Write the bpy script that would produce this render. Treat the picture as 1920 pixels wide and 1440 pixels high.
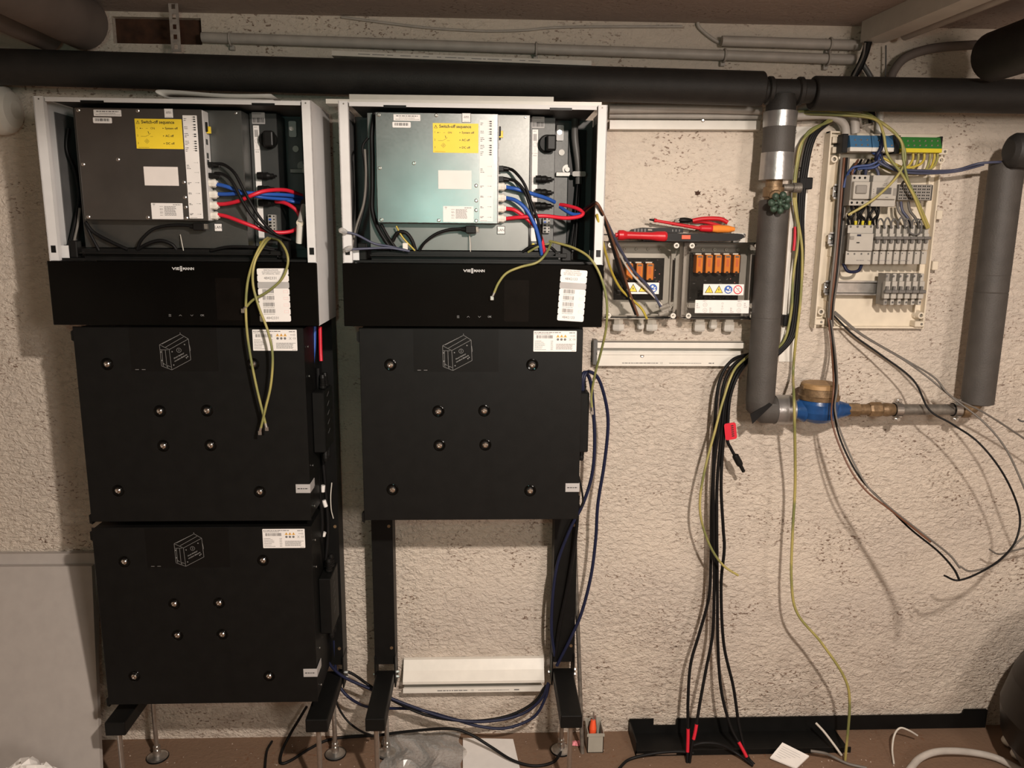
import bpy, bmesh, math, random
from mathutils import Vector, Matrix, Quaternion
random.seed(7)
for o in list(bpy.data.objects): bpy.data.objects.remove(o)
S = bpy.context.scene
COL = S.collection

# ------------------------------------------------------------------ camera
FPX = 1450.0
CAM = Vector((0.0, -2.111, 1.49))
YAW, PIT, ROL = .0408, .1903, .0092
fw = Vector((math.sin(YAW)*math.cos(PIT), math.cos(YAW)*math.cos(PIT), -math.sin(PIT)))
rt = Vector((math.cos(YAW), -math.sin(YAW), 0))
up = rt.cross(fw)
rt, up = math.cos(ROL)*rt+math.sin(ROL)*up, -math.sin(ROL)*rt+math.cos(ROL)*up
cd = bpy.data.cameras.new('camera'); cam = bpy.data.objects.new('camera', cd); COL.objects.link(cam)
cd.sensor_fit = 'HORIZONTAL'; cd.sensor_width = 36; cd.lens = FPX/1920*36; cd.clip_start = .01
cam.matrix_world = Matrix(((rt.x, up.x, -fw.x, CAM.x), (rt.y, up.y, -fw.y, CAM.y), (rt.z, up.z, -fw.z, CAM.z), (0, 0, 0, 1)))
S.camera = cam

# ------------------------------------------------------------------ world, lamps, exposure
W = bpy.data.worlds.new('cellar'); S.world = W; W.use_nodes = True
W.node_tree.nodes['Background'].inputs[0].default_value = (1, .86, .75, 1)
W.node_tree.nodes['Background'].inputs[1].default_value = .02
def area(name, loc, aim, size, power, col, spread=180):
    l = bpy.data.lights.new(name, 'AREA'); l.shape = 'DISK'; l.size = size; l.energy = power; l.color = col
    l.spread = math.radians(spread)
    o = bpy.data.objects.new(name, l); COL.objects.link(o); o.location = loc
    d = Vector(aim)-Vector(loc); o.rotation_euler = d.to_track_quat('-Z', 'Y').to_euler(); return o
def spot(name, loc, aim, angle, blend, rad, power, col):
    l = bpy.data.lights.new(name, 'SPOT'); l.spot_size = math.radians(angle); l.spot_blend = blend; l.shadow_soft_size = rad; l.energy = power; l.color = col
    o = bpy.data.objects.new(name, l); COL.objects.link(o); o.location = loc
    o.rotation_euler = (math.atan2(aim[1], -aim[2]), 0, 0)
    # the lamp's own light distribution: somewhat stronger downwards than sideways
    l.use_nodes = True; nt = l.node_tree; em = nt.nodes['Emission']
    tc = nt.nodes.new('ShaderNodeTexCoord'); sp = nt.nodes.new('ShaderNodeSeparateXYZ'); ab = nt.nodes.new('ShaderNodeMath'); ab.operation = 'ABSOLUTE'; mr = nt.nodes.new('ShaderNodeMapRange')
    nt.links.new(tc.outputs['Normal'], sp.inputs[0]); nt.links.new(sp.outputs[2], ab.inputs[0]); nt.links.new(ab.outputs[0], mr.inputs['Value'])
    mr.inputs['From Min'].default_value = .15; mr.inputs['From Max'].default_value = .75; mr.inputs['To Min'].default_value = .85; mr.inputs['To Max'].default_value = 1.5
    nt.links.new(mr.outputs[0], em.inputs['Strength']); return o
# shaded ceiling lamp above and right of the photographer: its rim cuts the light off just under the ceiling pipes
spot('ceiling_lamp', (.49, -2.03, 1.97), (0, .12, -1), 160, .08, .032, 143, (1, .885, .785))
# head torch of the photographer (the greenish glint on the right-hand inverter)
area('head_torch', (-.17, -2.15, 1.585), (-.2, 0, 1.3), .08, 1.0, (.45, 1, .87), 130)
# added soft fill behind the camera to lift the shadows; no lamp seen there
area('fill_light', (1.35, -3.3, 1.74), (0, 0, 1.0), .5, 30, (1, .89, .80))
S.view_settings.view_transform = 'Standard'; S.view_settings.look = 'None'
S.view_settings.exposure = 0.0; S.view_settings.gamma = 1.0; S.view_settings.use_curve_mapping = False

# ------------------------------------------------------------------ pixel -> point on a plane at known depth
def ray(px, py): return fw+rt*((px-960)/FPX)-up*((py-720)/FPX)
def P(px, py, Y):
    d = ray(px, py); return CAM+d*((Y-CAM.y)/d.y)
def PZ(px, py, Z):
    d = ray(px, py); return CAM+d*((Z-CAM.z)/d.z)

# ------------------------------------------------------------------ materials
def mat(name, col, rough=.5, metal=0., var=.12, vscale=30, bump=0., bscale=200, spec=.5, trans=0., alpha=1., coat=0., ior=1.45):
    m = bpy.data.materials.new(name); m.use_nodes = True; nt = m.node_tree; b = nt.nodes['Principled BSDF']
    c = (*col, 1)
    tc = nt.nodes.new('ShaderNodeTexCoord')
    n = nt.nodes.new('ShaderNodeTexNoise'); n.inputs['Scale'].default_value = vscale; n.inputs['Detail'].default_value = 4
    nt.links.new(tc.outputs['Object'], n.inputs['Vector'])
    r = nt.nodes.new('ShaderNodeValToRGB')
    r.color_ramp.elements[0].position = .3; r.color_ramp.elements[1].position = .7
    r.color_ramp.elements[0].color = (*[x*(1-var) for x in col], 1); r.color_ramp.elements[1].color = (*[min(1, x*(1+var)) for x in col], 1)
    nt.links.new(n.outputs['Fac'], r.inputs['Fac']); nt.links.new(r.outputs['Color'], b.inputs['Base Color'])
    b.inputs['Roughness'].default_value = rough; b.inputs['Metallic'].default_value = metal
    b.inputs['Specular IOR Level'].default_value = spec; b.inputs['Transmission Weight'].default_value = trans
    b.inputs['Coat Weight'].default_value = coat; b.inputs['Alpha'].default_value = alpha; b.inputs['IOR'].default_value = ior
    if bump:
        n2 = nt.nodes.new('ShaderNodeTexNoise'); n2.inputs['Scale'].default_value = bscale; n2.inputs['Detail'].default_value = 3
        nt.links.new(tc.outputs['Object'], n2.inputs['Vector'])
        bp = nt.nodes.new('ShaderNodeBump'); bp.inputs['Strength'].default_value = bump; bp.inputs['Distance'].default_value = .002
        nt.links.new(n2.outputs['Fac'], bp.inputs['Height']); nt.links.new(bp.outputs['Normal'], b.inputs['Normal'])
    return m
def galv(name, col, rough=.42):
    """zinc spangle: voronoi cells modulate colour and gloss a little"""
    m = mat(name, col, rough, .96, .08, 14); nt = m.node_tree; b = nt.nodes['Principled BSDF']
    tc = [n for n in nt.nodes if n.type == 'TEX_COORD'][0]
    v = nt.nodes.new('ShaderNodeTexVoronoi'); v.inputs['Scale'].default_value = 320
    nt.links.new(tc.outputs['Object'], v.inputs['Vector'])
    mr = nt.nodes.new('ShaderNodeMapRange'); mr.inputs['To Min'].default_value = rough-.015; mr.inputs['To Max'].default_value = rough+.02
    nt.links.new(v.outputs['Color'], mr.inputs['Value']); nt.links.new(mr.outputs['Result'], b.inputs['Roughness'])
    return m
M = {}
M['white'] = mat('white_powder_coat', (.66, .645, .635), .6, var=.03, spec=.25)
M['white_pl'] = mat('white_plastic', (.72, .68, .61), .38, var=.04)
M['cream_pl'] = mat('cream_plastic', (.66, .58, .46), .42, var=.06)
M['grey_pl'] = mat('grey_plastic', (.36, .34, .31), .45, var=.06)
M['ltgrey_pl'] = mat('light_grey_plastic', (.56, .53, .48), .42, var=.05)
M['dkgrey_pl'] = mat('dark_grey_plastic', (.10, .095, .09), .45, var=.08)
M['conduit'] = mat('conduit_grey_plastic', (.42, .38, .34), .5, var=.1)
M['black_glass'] = mat('black_glass', (.0022, .0021, .0018), .12, var=.1, spec=.18)
M['black_metal'] = mat('black_powder_coat', (.0060, .0058, .0054), .45, var=.15, bump=.1, bscale=900, spec=.22)
M['black_pl'] = mat('black_plastic', (.009, .0085, .008), .42, var=.2, spec=.2)
M['device_pl'] = mat('switchgear_grey', (.40, .37, .325), .5, var=.05)
M['device_dk'] = mat('switchgear_dark_grey', (.24, .22, .195), .5, var=.05)
M['toggle'] = mat('toggle_grey', (.13, .12, .11), .5, var=.05)
M['black_rub'] = mat('black_cable_sheath', (.007, .0065, .0065), .5, var=.2, spec=.2)
M['liner'] = mat('dark_grey_sheet', (.11, .107, .105), .55, var=.1)
M['galv'] = galv('galvanised_sheet', (.27, .27, .265), .30)
M['galv_ch'] = galv('galvanised_chassis', (.15, .15, .143), .42)
M['galv_dk'] = galv('galvanised_sheet_dull', (.075, .075, .073), .5)
M['steel'] = mat('bright_steel', (.62, .60, .57), .28, .95, .1, 80)
M['steel_mid'] = mat('zinc_plated_steel', (.17, .165, .155), .42, .8, .1, 80)
M['steel_dk'] = mat('weathered_steel', (.20, .18, .155), .5, .6, .3, 60, .3, 300)
M['chrome'] = mat('chrome', (.75, .74, .72), .12, 1., .05)
M['brass'] = mat('dull_brass', (.20, .13, .07), .5, .5, .35, 60, .3, 250)
M['brass_lid'] = mat('brown_brass_lid', (.36, .22, .10), .5, .2, .2, 50)
M['blue_paint'] = mat('blue_enamel', (.012, .055, .17), .28, 0, .25, 40, .2, 120)
M['insul'] = mat('grey_foam_insulation', (.060, .053, .047), .6, 0, .14, 22, .3, 260)
M['insul_bk'] = mat('black_foam_insulation', (.022, .020, .018), .6, 0, .2, 22, .3, 260)
M['tape'] = mat('silver_tape', (.36, .345, .335), .30, .75, .12, 30, .35, 60)
M['sticker'] = mat('white_sticker', (.78, .74, .71), .5, var=.02)
M['sticker_gr'] = mat('grey_sticker', (.40, .38, .37), .55, var=.05)
M['blank_lab'] = mat('cream_blank_label', (.74, .68, .64), .45, var=.03)
M['yellow_lab'] = mat('yellow_label', (.83, .60, .035), .45, var=.03)
M['yellow_pl'] = mat('yellow_plastic', (.72, .52, .03), .4, var=.05)
M['ink'] = mat('black_ink', (.018, .017, .016), .5, var=.05)
M['ink_gr'] = mat('grey_ink', (.16, .15, .145), .5, var=.05)
M['ink_wh'] = mat('white_print', (.55, .54, .53), .5, var=.03)
M['ink_dim'] = mat('dim_grey_print', (.17, .165, .16), .5, var=.03)
M['ink_red'] = mat('red_ink', (.62, .04, .06), .5, var=.03)
M['ink_pink'] = mat('pink_ink', (.8, .33, .33), .5, var=.03)
M['ink_blue'] = mat('blue_ink', (.02, .10, .42), .5, var=.03)
M['ink_amber'] = mat('amber_ink', (.75, .42, .10), .5, var=.03)
M['red_pl'] = mat('red_tool_plastic', (.55, .014, .022), .36, var=.08)
M['orange_pl'] = mat('orange_plastic', (.80, .25, .04), .6, var=.06, spec=.15)
M['ored_pl'] = mat('orange_red_plastic', (.85, .10, .03), .45, var=.04)
M['c_red'] = mat('red_cable', (.60, .016, .035), .4, var=.06)
M['c_blue'] = mat('blue_cable', (.022, .085, .36), .4, var=.08)
M['c_dblue'] = mat('dark_blue_cable', (.012, .015, .040), .45, var=.1, spec=.3)
M['c_nblue'] = mat('neutral_blue_wire', (.035, .06, .17), .45, var=.08)
M['c_gblue'] = mat('slate_blue_cable', (.055, .06, .10), .45, var=.08)
M['c_brown'] = mat('brown_cable', (.13, .055, .03), .45, var=.1)
M['c_grey'] = mat('grey_cable', (.13, .115, .10), .5, var=.1)
M['c_white'] = mat('white_cable', (.55, .51, .45), .5, var=.08)
M['c_yel'] = mat('yellow_cable', (.44, .34, .05), .42, var=.08)
M['green_blk'] = mat('green_terminal', (.03, .145, .03), .4, var=.06)
M['blue_blk'] = mat('blue_terminal', (.045, .125, .235), .4, var=.06)
M['yel_strip'] = mat('yellow_terminal_strip', (.55, .45, .02), .4, var=.06)
M['pcb'] = mat('dark_circuit_board', (.016, .015, .013), .6, var=.4, vscale=120, spec=.1)
M['paper'] = mat('white_paper', (.74, .70, .66), .7, var=.04, bump=.2, bscale=30)
M['card'] = mat('white_foam_board', (.40, .36, .33), .7, var=.04)
M['pink'] = mat('pink_wrapper', (.70, .22, .25), .5, var=.2)
M['bin'] = mat('grey_bin_plastic', (.34, .32, .27), .5, var=.05)
M['hand'] = mat('green_wheel_paint', (.035, .06, .04), .45, .1, .5, 120, .5, 300)
M['tank'] = mat('dark_brown_glaze', (.010, .0068, .0045), .35, 0, .2, spec=.2)
M['duct'] = mat('grey_duct', (.16, .13, .115), .7, 0, .12, 12)
M['brown_wood'] = mat('brown_wood', (.055, .022, .010), .8, 0, .4, 40, .5, 60)
M['strap'] = mat('painted_steel_strap', (.34, .30, .27), .6, .2, .3, 60)
M['chip'] = mat('pale_plaster_crumbs', (.40, .31, .25), .9, 0, .2)
def clearmat(name, tint, rough, alpha):
    m = bpy.data.materials.new(name); m.use_nodes = True; nt = m.node_tree; b = nt.nodes['Principled BSDF']
    out = nt.nodes['Material Output']
    tr = nt.nodes.new('ShaderNodeBsdfTransparent'); tr.inputs[0].default_value = (*tint, 1)
    gl = nt.nodes.new('ShaderNodeBsdfGlossy'); gl.inputs['Roughness'].default_value = rough; gl.inputs[0].default_value = (.9, .9, .9, 1)
    fr = nt.nodes.new('ShaderNodeFresnel'); fr.inputs[0].default_value = 1.3
    mx = nt.nodes.new('ShaderNodeMixShader'); nt.links.new(fr.outputs[0], mx.inputs[0]); nt.links.new(tr.outputs[0], mx.inputs[1]); nt.links.new(gl.outputs[0], mx.inputs[2])
    df = nt.nodes.new('ShaderNodeBsdfDiffuse'); df.inputs[0].default_value = (.8, .78, .74, 1)
    nz = nt.nodes.new('ShaderNodeTexNoise'); nz.inputs['Scale'].default_value = 25
    mr = nt.nodes.new('ShaderNodeMapRange'); mr.inputs['To Min'].default_value = alpha*.6; mr.inputs['To Max'].default_value = alpha*1.4
    nt.links.new(nz.outputs['Fac'], mr.inputs['Value'])
    m2 = nt.nodes.new('ShaderNodeMixShader'); nt.links.new(mr.outputs[0], m2.inputs[0])
    nt.links.new(mx.outputs[0], m2.inputs[1]); nt.links.new(df.outputs[0], m2.inputs[2])
    nt.links.new(m2.outputs[0], out.inputs[0]); nt.nodes.remove(b); return m
M['clear'] = clearmat('clear_polycarbonate', (.84, .82, .79), .03, .006)
M['film'] = clearmat('thin_plastic_film', (.92, .9, .88), .2, .30)
def yg(name):
    """green and yellow striped earth wire"""
    m = mat(name, (.42, .40, .06), .42, var=.1); nt = m.node_tree; b = nt.nodes['Principled BSDF']
    tc = nt.nodes.new('ShaderNodeTexCoord'); w = nt.nodes.new('ShaderNodeTexNoise'); w.inputs['Scale'].default_value = 9
    nt.links.new(tc.outputs['Object'], w.inputs['Vector'])
    r = nt.nodes.new('ShaderNodeValToRGB'); e = r.color_ramp.elements
    e[0].position = .42; e[0].color = (.17, .18, .06, 1); e[1].position = .58; e[1].color = (.37, .31, .10, 1)
    nt.links.new(w.outputs['Fac'], r.inputs[0]); nt.links.new(r.outputs[0], b.inputs['Base Color']); return m
M['c_yg'] = yg('earth_wire')

def plaster(name, base, dirt, strength, low):
    m = bpy.data.materials.new(name); m.use_nodes = True; nt = m.node_tree; b = nt.nodes['Principled BSDF']; L = nt.links.new
    N = nt.nodes.new
    tc = N('ShaderNodeTexCoord')
    mp = N('ShaderNodeMapping'); mp.inputs['Scale'].default_value = (1, 1, 1.6); L(tc.outputs['Object'], mp.inputs['Vector'])
    def noise(sc, det=5, ro=.55, dist=0., src=mp):
        n = N('ShaderNodeTexNoise'); n.inputs['Scale'].default_value = sc; n.inputs['Detail'].default_value = det
        n.inputs['Roughness'].default_value = ro; n.inputs['Distortion'].default_value = dist; L(src.outputs[0], n.inputs['Vector']); return n
    def ramp(src, a, b_, ca=0., cb=1.):
        r = N('ShaderNodeMapRange'); r.inputs['From Min'].default_value = a; r.inputs['From Max'].default_value = b_
        r.inputs['To Min'].default_value = ca; r.inputs['To Max'].default_value = cb; L(src, r.inputs['Value']); return r.outputs[0]
    def mth(op, a, b_):
        q = N('ShaderNodeMath'); q.operation = op
        for i, v in enumerate((a, b_)):
            if isinstance(v, (int, float)): q.inputs[i].default_value = v
            else: L(v, q.inputs[i])
        return q.outputs[0]
    sep = N('ShaderNodeSeparateXYZ'); L(tc.outputs['Object'], sep.inputs[0])
    big = noise(2.2, 3); lump = noise(52, 4, .6, .8); fine = noise(170, 3)
    # colour: slow blotches of cream and pinkish grey
    r = N('ShaderNodeValToRGB'); e = r.color_ramp.elements
    e[0].position = .35; e[0].color = (base[0]*.90, base[1]*.90, base[2]*.92, 1); e[1].position = .65; e[1].color = (*base, 1)
    L(big.outputs['Fac'], r.inputs[0])
    # specks of brown grime, in drifts
    sp = noise(95, 3, .6); drift = noise(5.5, 4, .6); drift2 = noise(1.7, 3)
    grime = mth('MULTIPLY', ramp(sp.outputs['Fac'], .575, .635), ramp(drift.outputs['Fac'], .47, .62))
    if low:
        lowm = ramp(sep.outputs['Z'], .50, .0); lowh = ramp(sep.outputs['Z'], .95, .25)
        st = mth('MULTIPLY', mth('MULTIPLY', lowm, ramp(noise(14, 5, .7).outputs['Fac'], .40, .68)), .45)
        gz = mth('MULTIPLY', mth('MULTIPLY', ramp(sp.outputs['Fac'], .585, .64), lowh), ramp(drift2.outputs['Fac'], .46, .60))
        grime = mth('MAXIMUM', grime, mth('MAXIMUM', st, gz))
    mx = N('ShaderNodeMix'); mx.data_type = 'RGBA'; L(mth('MULTIPLY', grime, .8), mx.inputs['Factor']); L(r.outputs[0], mx.inputs[6]); mx.inputs[7].default_value = (*dirt, 1)
    L(mx.outputs[2], b.inputs['Base Color']); b.inputs['Roughness'].default_value = .85
    b.inputs['Specular IOR Level'].default_value = .25
    h = mth('ADD', mth('MULTIPLY', lump.outputs['Fac'], ramp(drift2.outputs['Fac'], .3, .7, .6, 1.2)), mth('MULTIPLY', fine.outputs['Fac'], .22))
    if low: h = mth('MULTIPLY', h, ramp(sep.outputs['Z'], 2.0, 1.1, .35, 1.))
    bp = N('ShaderNodeBump'); bp.inputs['Strength'].default_value = strength; bp.inputs['Distance'].default_value = .02
    L(h, bp.inputs['Height']); L(bp.outputs[0], b.inputs['Normal']); return m
M['wall'] = plaster('rough_cream_plaster', (.66, .572, .478), (.11, .048, .022), .75, True)
M['wall2'] = plaster('cellar_plaster', (.50, .43, .36), (.13, .07, .04), .4, False)
M['ceil'] = plaster('ceiling_plaster', (.42, .35, .31), (.12, .08, .06), .25, False)
M['floor'] = plaster('rust_red_screed', (.19, .118, .076), (.16, .075, .04), .18, False)

# ------------------------------------------------------------------ mesh builder
OFF = {}
class MB:
    def __init__(s): s.v = []; s.f = []; s.sm = []
    def add(s, vs, fs, smooth=False):
        n = len(s.v); s.v += [Vector(v) for v in vs]
        for f in fs: s.f.append([i+n for i in f]); s.sm.append(smooth)
        return s
    def box(s, x0, x1, y0, y1, z0, z1, b=0., seg=1):
        x0, x1 = sorted((x0, x1)); y0, y1 = sorted((y0, y1)); z0, z1 = sorted((z0, z1))
        if b <= 0:
            return s.add([(x0, y0, z0), (x1, y0, z0), (x1, y1, z0), (x0, y1, z0), (x0, y0, z1), (x1, y0, z1), (x1, y1, z1), (x0, y1, z1)],
                  [(3, 2, 1, 0), (4, 5, 6, 7), (0, 1, 5, 4), (1, 2, 6, 5), (2, 3, 7, 6), (3, 0, 4, 7)])
        b = min(b, .49*min(x1-x0, y1-y0, z1-z0))
        bm = bmesh.new(); bmesh.ops.create_cube(bm, size=1)
        for v in bm.verts: v.co = Vector(((x0+x1)/2+v.co.x*(x1-x0), (y0+y1)/2+v.co.y*(y1-y0), (z0+z1)/2+v.co.z*(z1-z0)))
        bmesh.ops.bevel(bm, geom=bm.edges[:], offset=b, segments=seg, affect='EDGES', profile=.5)
        bm.verts.index_update()
        s.add([v.co.copy() for v in bm.verts], [[v.index for v in f.verts] for f in bm.faces]); bm.free(); return s
    def frame(s, d):
        d = Vector(d).normalized(); a = Vector((0, 0, 1)) if abs(d.z) < .9 else Vector((1, 0, 0))
        u = d.cross(a).normalized(); return u, d.cross(u).normalized()
    def lathe(s, p, d, prof, n=20, caps=True, smooth=True):
        p = Vector(p); d = Vector(d).normalized(); u, w = s.frame(d)
        for (t0, r0), (t1, r1) in zip(prof[:-1], prof[1:]):
            vs = []
            for t, r in ((t0, r0), (t1, r1)):
                for i in range(n):
                    a = 2*math.pi*i/n; vs.append(p+d*t+(u*math.cos(a)+w*math.sin(a))*max(r, 1e-5))
            s.add(vs, [(i, (i+1) % n, n+(i+1) % n, n+i) for i in range(n)], smooth)
        if caps:
            for (t, r), fl in ((prof[0], 1), (prof[-1], 0)):
                if r < 2e-5: continue
                vs = [p+d*t+(u*math.cos(2*math.pi*i/n)+w*math.sin(2*math.pi*i/n))*r for i in range(n)]
                s.add(vs, [list(range(n))[::-1] if fl else list(range(n))])
        return s
    def cyl(s, p0, p1, r0, r1=None, n=16, caps=True, smooth=True):
        p0, p1 = Vector(p0), Vector(p1); L = (p1-p0).length
        return s.lathe(p0, p1-p0, [(0, r0), (L, r0 if r1 is None else r1)], n, caps, smooth)
    def tube(s, pts, r, n=8, caps=True):
        pts = [Vector(p) for p in pts]; k = len(pts)
        T = [(pts[min(i+1, k-1)]-pts[max(i-1, 0)]).normalized() for i in range(k)]
        u, _ = s.frame(T[0]); vs = []
        rr = r if isinstance(r, (list, tuple)) else [r]*k
        for i in range(k):
            u = (u-T[i]*u.dot(T[i])).normalized(); w = T[i].cross(u)
            for j in range(n):
                a = 2*math.pi*j/n; vs.append(pts[i]+(u*math.cos(a)+w*math.sin(a))*rr[i])
        fs = [(i*n+j, i*n+(j+1) % n, (i+1)*n+(j+1) % n, (i+1)*n+j) for i in range(k-1) for j in range(n)]
        s.add(vs, fs, True)
        if caps: s.add(vs[:n], [list(range(n))[::-1]]); s.add(vs[-n:], [list(range(n))])
        return s
    def prism(s, poly, y0, y1):
        """polygon in x,z swept along y"""
        n = len(poly); vs = [(x, y0, z) for x, z in poly]+[(x, y1, z) for x, z in poly]
        return s.add(vs, [list(range(n)), list(range(2*n-1, n-1, -1))]+[(i, n+i, n+(i+1) % n, (i+1) % n) for i in range(n)])
    def prismx(s, poly, x0, x1):
        """polygon in y,z swept along x"""
        n = len(poly); vs = [(x0, y, z) for y, z in poly]+[(x1, y, z) for y, z in poly]
        return s.add(vs, [list(range(n))[::-1], list(range(n, 2*n))]+[((i+1) % n, n+(i+1) % n, n+i, i) for i in range(n)])
    def ball(s, c, r, sc=(1, 1, 1), n=14, m=8):
        vs = []; fs = []
        for i in range(m+1):
            t = math.pi*i/m
            for j in range(n):
                a = 2*math.pi*j/n
                vs.append((c[0]+r*sc[0]*math.sin(t)*math.cos(a), c[1]+r*sc[1]*math.sin(t)*math.sin(a), c[2]+r*sc[2]*math.cos(t)))
        for i in range(m):
            for j in range(n): fs.append((i*n+j, (i+1)*n+j, (i+1)*n+(j+1) % n, i*n+(j+1) % n))
        return s.add(vs, fs, True)
    def rect(s, x0, x1, z0, z1, y):
        x0, x1 = sorted((x0, x1)); z0, z1 = sorted((z0, z1))
        return s.add([(x0, y, z0), (x1, y, z0), (x1, y, z1), (x0, y, z1)], [(0, 1, 2, 3)])
    def poly(s, pts, y): return s.add([(x, y, z) for x, z in pts], [list(range(len(pts)))])
    def line(s, a, b, w, y):
        a = Vector((a[0], 0, a[1])); b = Vector((b[0], 0, b[1])); d = (b-a).normalized(); n = Vector((-d.z, 0, d.x))*w/2
        return s.add([(p.x, y, p.z) for p in (a-n, b-n, b+n, a+n)], [(0, 1, 2, 3)])
    def ring(s, x, z, r0, r1, y, n=24):
        vs = [(x+r*math.cos(2*math.pi*i/n), y, z+r*math.sin(2*math.pi*i/n)) for r in (r0, r1) for i in range(n)]
        return s.add(vs, [(i, (i+1) % n, n+(i+1) % n, n+i) for i in range(n)])
    def disc(s, x, z, r, y, n=20): return s.poly([(x+r*math.cos(2*math.pi*i/n), z+r*math.sin(2*math.pi*i/n)) for i in range(n)], y)
    def rrect(s, x0, x1, z0, z1, y0, y1, r, n=4):
        pts = []
        for cx, cz, a0 in ((x1-r, z1-r, 0), (x0+r, z1-r, 90), (x0+r, z0+r, 180), (x1-r, z0+r, 270)):
            for i in range(n+1):
                a = math.radians(a0+90*i/n); pts.append((cx+r*math.cos(a), cz+r*math.sin(a)))
        return s.prism(pts, y0, y1)
    def text(s, t, x, z, y, h, align='LEFT', bold=0., width=None):
        c = bpy.data.curves.new('t', 'FONT'); c.body = t; c.size = h; c.align_x = align; c.align_y = 'CENTER'; c.resolution_u = 2; c.offset = bold
        o = bpy.data.objects.new('t', c); me = bpy.data.meshes.new_from_object(o)
        vs = [v.co.copy() for v in me.vertices]; k = 1.
        if width and vs:
            w = max(v.x for v in vs)-min(v.x for v in vs); k = width/w if w else 1
        s.add([(x+v.x*k, y, z+v.y) for v in vs], [list(p.vertices) for p in me.polygons])
        bpy.data.objects.remove(o); bpy.data.curves.remove(c); bpy.data.meshes.remove(me); return s
    def scrawl(s, x0, x1, z, h, y):
        """print too small to read: a row of short word-long strokes"""
        x = x0
        while x < x1:
            w = min(random.uniform(1.5, 5)*h, x1-x); s.rect(x, x+w, z-h/2, z+h/2, y); x += w+h*.7
        return s
    def bars(s, x0, x1, z0, z1, y, n=22):
        """barcode"""
        x = x0; u = (x1-x0)/n
        while x < x1:
            w = u*random.choice((.3, .5, .9)); s.rect(x, min(x+w, x1), z0, z1, y); x += w+u*random.choice((.3, .5, .7))
        return s
    def mark(s): return len(s.v)
    def rotY(s, i0, c, ang):
        ca, sa = math.cos(ang), math.sin(ang)
        for v in s.v[i0:]:
            dx, dz = v.x-c[0], v.z-c[1]; v.x = c[0]+dx*ca-dz*sa; v.z = c[1]+dx*sa+dz*ca
        return s
    def build(s, name, m, parent=None):
        me = bpy.data.meshes.new(name)
        if parent is not None: off = OFF[parent.name]
        else:
            lo = Vector([min(v[i] for v in s.v) for i in range(3)]); hi = Vector([max(v[i] for v in s.v) for i in range(3)])
            off = Vector(((lo.x+hi.x)/2, (lo.y+hi.y)/2, lo.z))
        me.from_pydata([tuple(v-off) for v in s.v], [], s.f); me.update()
        me.polygons.foreach_set('use_smooth', s.sm)
        me.materials.append(M[m] if isinstance(m, str) else m)
        o = bpy.data.objects.new(name, me); COL.objects.link(o)
        if parent is not None: o.parent = parent
        else: o.location = off
        OFF[o.name] = off; return o
def tag(o, label=None, cat=None, group=None, kind=None):
    if label: o['label'] = label
    if cat: o['category'] = cat
    if group: o['group'] = group
    if kind: o['kind'] = kind
    return o
def thing(name, loc, label, cat, group=None):
    o = bpy.data.objects.new(name, None); o.empty_display_size = .05; COL.objects.link(o); o.location = loc; OFF[o.name] = Vector(loc)
    return tag(o, label, cat, group)
def copy_tree(o, delta=None, parent=None):
    c = o.copy(); COL.objects.link(c)
    if parent is not None: c.parent = parent; OFF[c.name] = OFF[parent.name].copy()
    else: c.location = o.location+delta; OFF[c.name] = OFF[o.name]+delta
    for ch in list(o.children): copy_tree(ch, None, c)
    return c
def struct(mb, name, m): return tag(mb.build(name, m), kind='structure')
def spline(pts, k=8):
    p = [Vector(q) for q in pts]
    if len(p) < 3: return p
    p = [p[0]*2-p[1]]+p+[p[-1]*2-p[-2]]; out = []
    for i in range(1, len(p)-2):
        a, b, c, d = p[i-1:i+3]
        for j in range(k):
            t = j/k; out.append(.5*((2*b)+(c-a)*t+(2*a-5*b+4*c-d)*t*t+(3*b-a-3*c+d)*t**3))
    return out+[p[-2]]
def path(pts, k=8): return spline([P(*q) for q in pts], k)
def wire(name, pts, r, m, label, cat='cable', group=None, parent=None, n=8, k=8):
    """a cable through (pixel x, pixel y, distance plane) stations"""
    o = MB().tube(path(pts, k), r, n).build(name, m, parent)
    if parent is None: tag(o, label, cat, group)
    return o

# ================================================================== the room
ZC = 2.03
hx0, hx1, hz0, hz1 = -.925, -.705, 1.955, 2.018      # broken-out pocket high in the wall
w = MB()
w.box(-2.2, 2.3, 0, .02, 0, hz0).box(-2.2, hx0, 0, .02, hz0, ZC).box(hx1, 2.3, 0, .02, hz0, ZC).box(hx0, hx1, 0, .02, hz1, ZC)
w.box(-2.2, 2.3, .12, .3, 0, ZC)
struct(w, 'wall_back', 'wall')
struct(MB().box(hx0-.02, hx1+.02, .021, .118, hz0-.03, ZC-.002), 'wall_recess', 'brown_wood')
struct(MB().box(-2.35, -2.2, -3.7, .3, 0, ZC), 'wall_left', 'wall2')
struct(MB().box(2.3, 2.45, -3.7, .3, 0, ZC), 'wall_right', 'wall2')
struct(MB().box(-2.35, 2.45, -3.85, -3.7, 0, ZC), 'wall_front', 'wall2')
struct(MB().box(-2.35, 2.45, -3.85, .3, -.1, 0), 'floor', 'floor')
struct(MB().box(-2.35, 2.45, -3.85, .3, ZC, ZC+.1), 'ceiling', 'ceil')

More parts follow.
